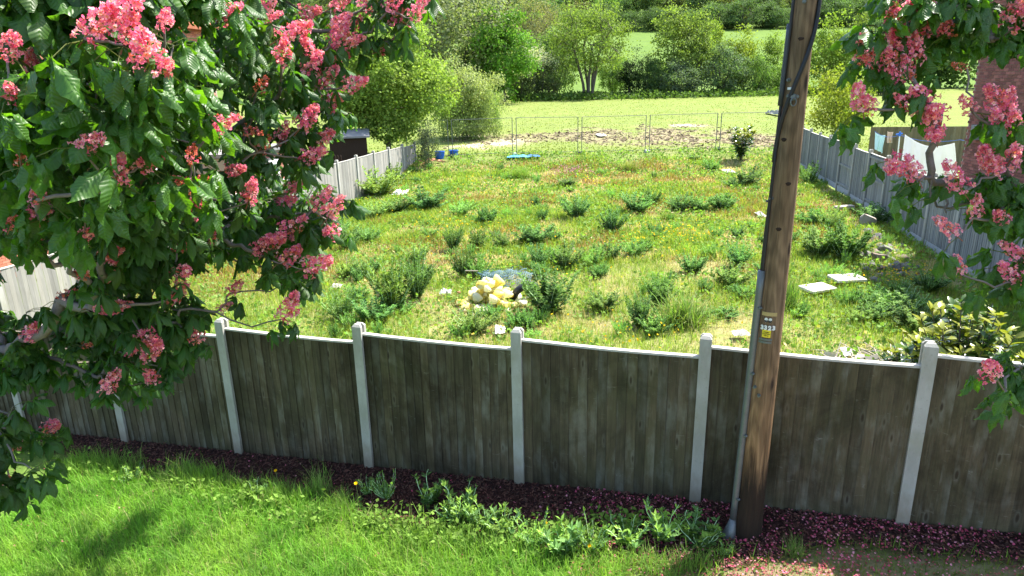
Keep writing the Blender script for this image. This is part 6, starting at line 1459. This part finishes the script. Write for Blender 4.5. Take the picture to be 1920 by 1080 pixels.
# laurel bush, young laurel, broad leafed sapling
def laurel(name, u, v, wpx, hpx, label, nst, seed, per=16, spot=.5, front=None, ls=(.09, .15)):
    p = ground_at(u, v) if front is None else np.array([*front, float(hz(*front))]); dep = (p - CAMP) @ np.array(Fv); w = wpx * dep / FPX; h = hpx * dep / FPX; r = np.random.default_rng(seed)
    o = empty(name, p, label, "bush"); sm = MB(); T = []; Y = []; Z = []; K = []
    for s in range(nst):
        a = r.random() * 6.28; out = w / 2 * math.sqrt(r.random()) * .95; hh = h * (1 - .45 * (out / (w / 2)) ** 2) * r.uniform(.5, 1.0)
        P = np.array([(0, 0, 0), (math.cos(a) * out * .5, math.sin(a) * out * .5, hh * .5), (math.cos(a) * out, math.sin(a) * out, hh)]) + r.normal(0, .02, (3, 3)); sm.tube(P, [.014, .009, .005], 5, col=(1, 1, 1))
        young = r.random() < .55
        for q in range(per):
            f = 1 - r.random() ** 1.6 * .8; k = 1 if f > .5 else 0; pp = P[k] + (P[k + 1] - P[k]) * (f * 2 - k); b = q * 2.4
            T.append(pp); Y.append((math.cos(b), math.sin(b), .15 + .8 * (f > .9) + r.normal() * .2)); Z.append((r.normal() * .3, r.normal() * .3, 1)); K.append((np.array([.24, .26, .045]) if young and f > .82 else np.array([.06, .115, .025])) * r.uniform(.8, 1.35))
    lf = MB(); xs_ = np.array([-1, 0, 1.]); V = []; U = []
    for i, s in enumerate(np.linspace(0, 1, 5)):
        ww = .22 * math.sin(math.pi * min(1, s * .92 + .04)) ** .8
        for c in xs_: V.append((c * ww, s, .10 * abs(c) * ww * 2 - .22 * s * s)); U.append((c, s))
    lf.add(V, [(i * 3 + j, i * 3 + j + 1, i * 3 + 4 + j, i * 3 + 3 + j) for i in range(4) for j in range(2)], uv=np.array(U)); A = lf.arrays()
    T = np.array(T); R = frames(np.array(Y), np.array(Z)); sc = r.uniform(*ls, len(T)); K = np.array(K)
    rel = T + p - CAMP; dd = rel @ np.array(Fv); od = np.argsort(dd); big = od[:220] ; rest = od[220:]
    tone = {}
    for k in big:
        key = (int(K[k][0] > .15), int(K[k][1] * 20))
        if key not in tone:
            mm = MB(); mm.add(A[0], loops=A[1], counts=A[2], col=K[k], uv=A[4]); tone[key] = mm.mesh("leaf", M_glossy, True)
        link("leaf", tone[key], o, T[k], R[k], sc[k])
    if len(rest):
        m = MB(); m.bake(A, R[rest], T[rest], sc[rest][:, None], K[rest]); tag(link("foliage", m.mesh("foliage", M_glossy, True), o), kind="stuff")
    link("stems", sm.mesh("stems", M_bark), o)
laurel("laurel_bush", 1850, 690, 215, 262, "glossy yellow green laurel bush behind the fence at the right", 110, 31, 26, front=(5.45, 7.6), ls=(.11, .17))
laurel("young_laurel", 1692, 694, 90, 56, "small yellow leafed laurel shoot behind the fence left of the post", 16, 32, 16, front=None)
laurel("broadleaf_sapling", 1388, 300, 66, 80, "broad leafed sapling standing before the temporary fence", 16, 33, 60, ls=(.17, .27))

# ------------------------------------------------------------------ temporary mesh fence across the far side of the plot
HU = [(760, 288), (845, 286), (965, 287), (1087, 285), (1213, 287), (1345, 284), (1462, 282)]
HP = []
for (u, v) in HU:
    r = ray(u, v); Y = 38.2 + (u - 1100) * .0012; HP.append(np.array([r[0] / r[1] * Y, Y, float(hz(r[0] / r[1] * Y, Y))]))
for i in range(len(HP) - 1):
    a, b = HP[i], HP[i + 1]; d = b - a; L = np.linalg.norm(d[:2]); e = d / np.linalg.norm(d); a2, b2 = a + e * .11, b - e * .11
    o = empty("mesh_fence_panel", a2, "temporary mesh fence panel, " + ["short end panel by the blue tubs", "left of the blue tarpaulin's post", "behind the blue tarpaulin", "second from the sapling", "panel just left of the sapling", "panel behind the sapling"][i], "fence panel", "temporary fence panels")
    top = 2.0; q = b2 - a2; m = MB()
    for s in (np.zeros(3), q): m.tube([s + [0, 0, .04], s + [0, 0, top]], .021, 6)
    m.tube([[0, 0, top], q + [0, 0, top]], .013, 5); m.tube([[0, 0, .14], q + [0, 0, .14]], .012, 5); link("frame", m.mesh("frame", M_dull), o)
    m = MB()
    for k in range(1, 30): m.tube([q * k / 30 + [0, 0, .14], q * k / 30 + [0, 0, top]], .0018, 3, caps=False)
    for z in (.6, 1.1, 1.6): m.tube([[0, 0, z], q + [0, 0, z]], .0018, 3, caps=False)
    link("wire_mesh", m.mesh("wire_mesh", M_dull), o)
for i, p in enumerate(HP[1:-1]):
    m = MB(); m.box((0, 0, .07), (.24, .62, .14), taper=.86); tag(link("fence_foot", m.mesh("fence_foot", M_conc_stone if i in (1, 3) else M_rubber), None, p - [0, 0, .01]), ["dark fence foot by the blue tubs", "fence foot behind the blue tarpaulin", "grey block foot of the temporary fence below the rag", "black block foot in the middle of the temporary fence", "pale flat foot left of the sapling"][i], "fence foot", "feet of the temporary fence")
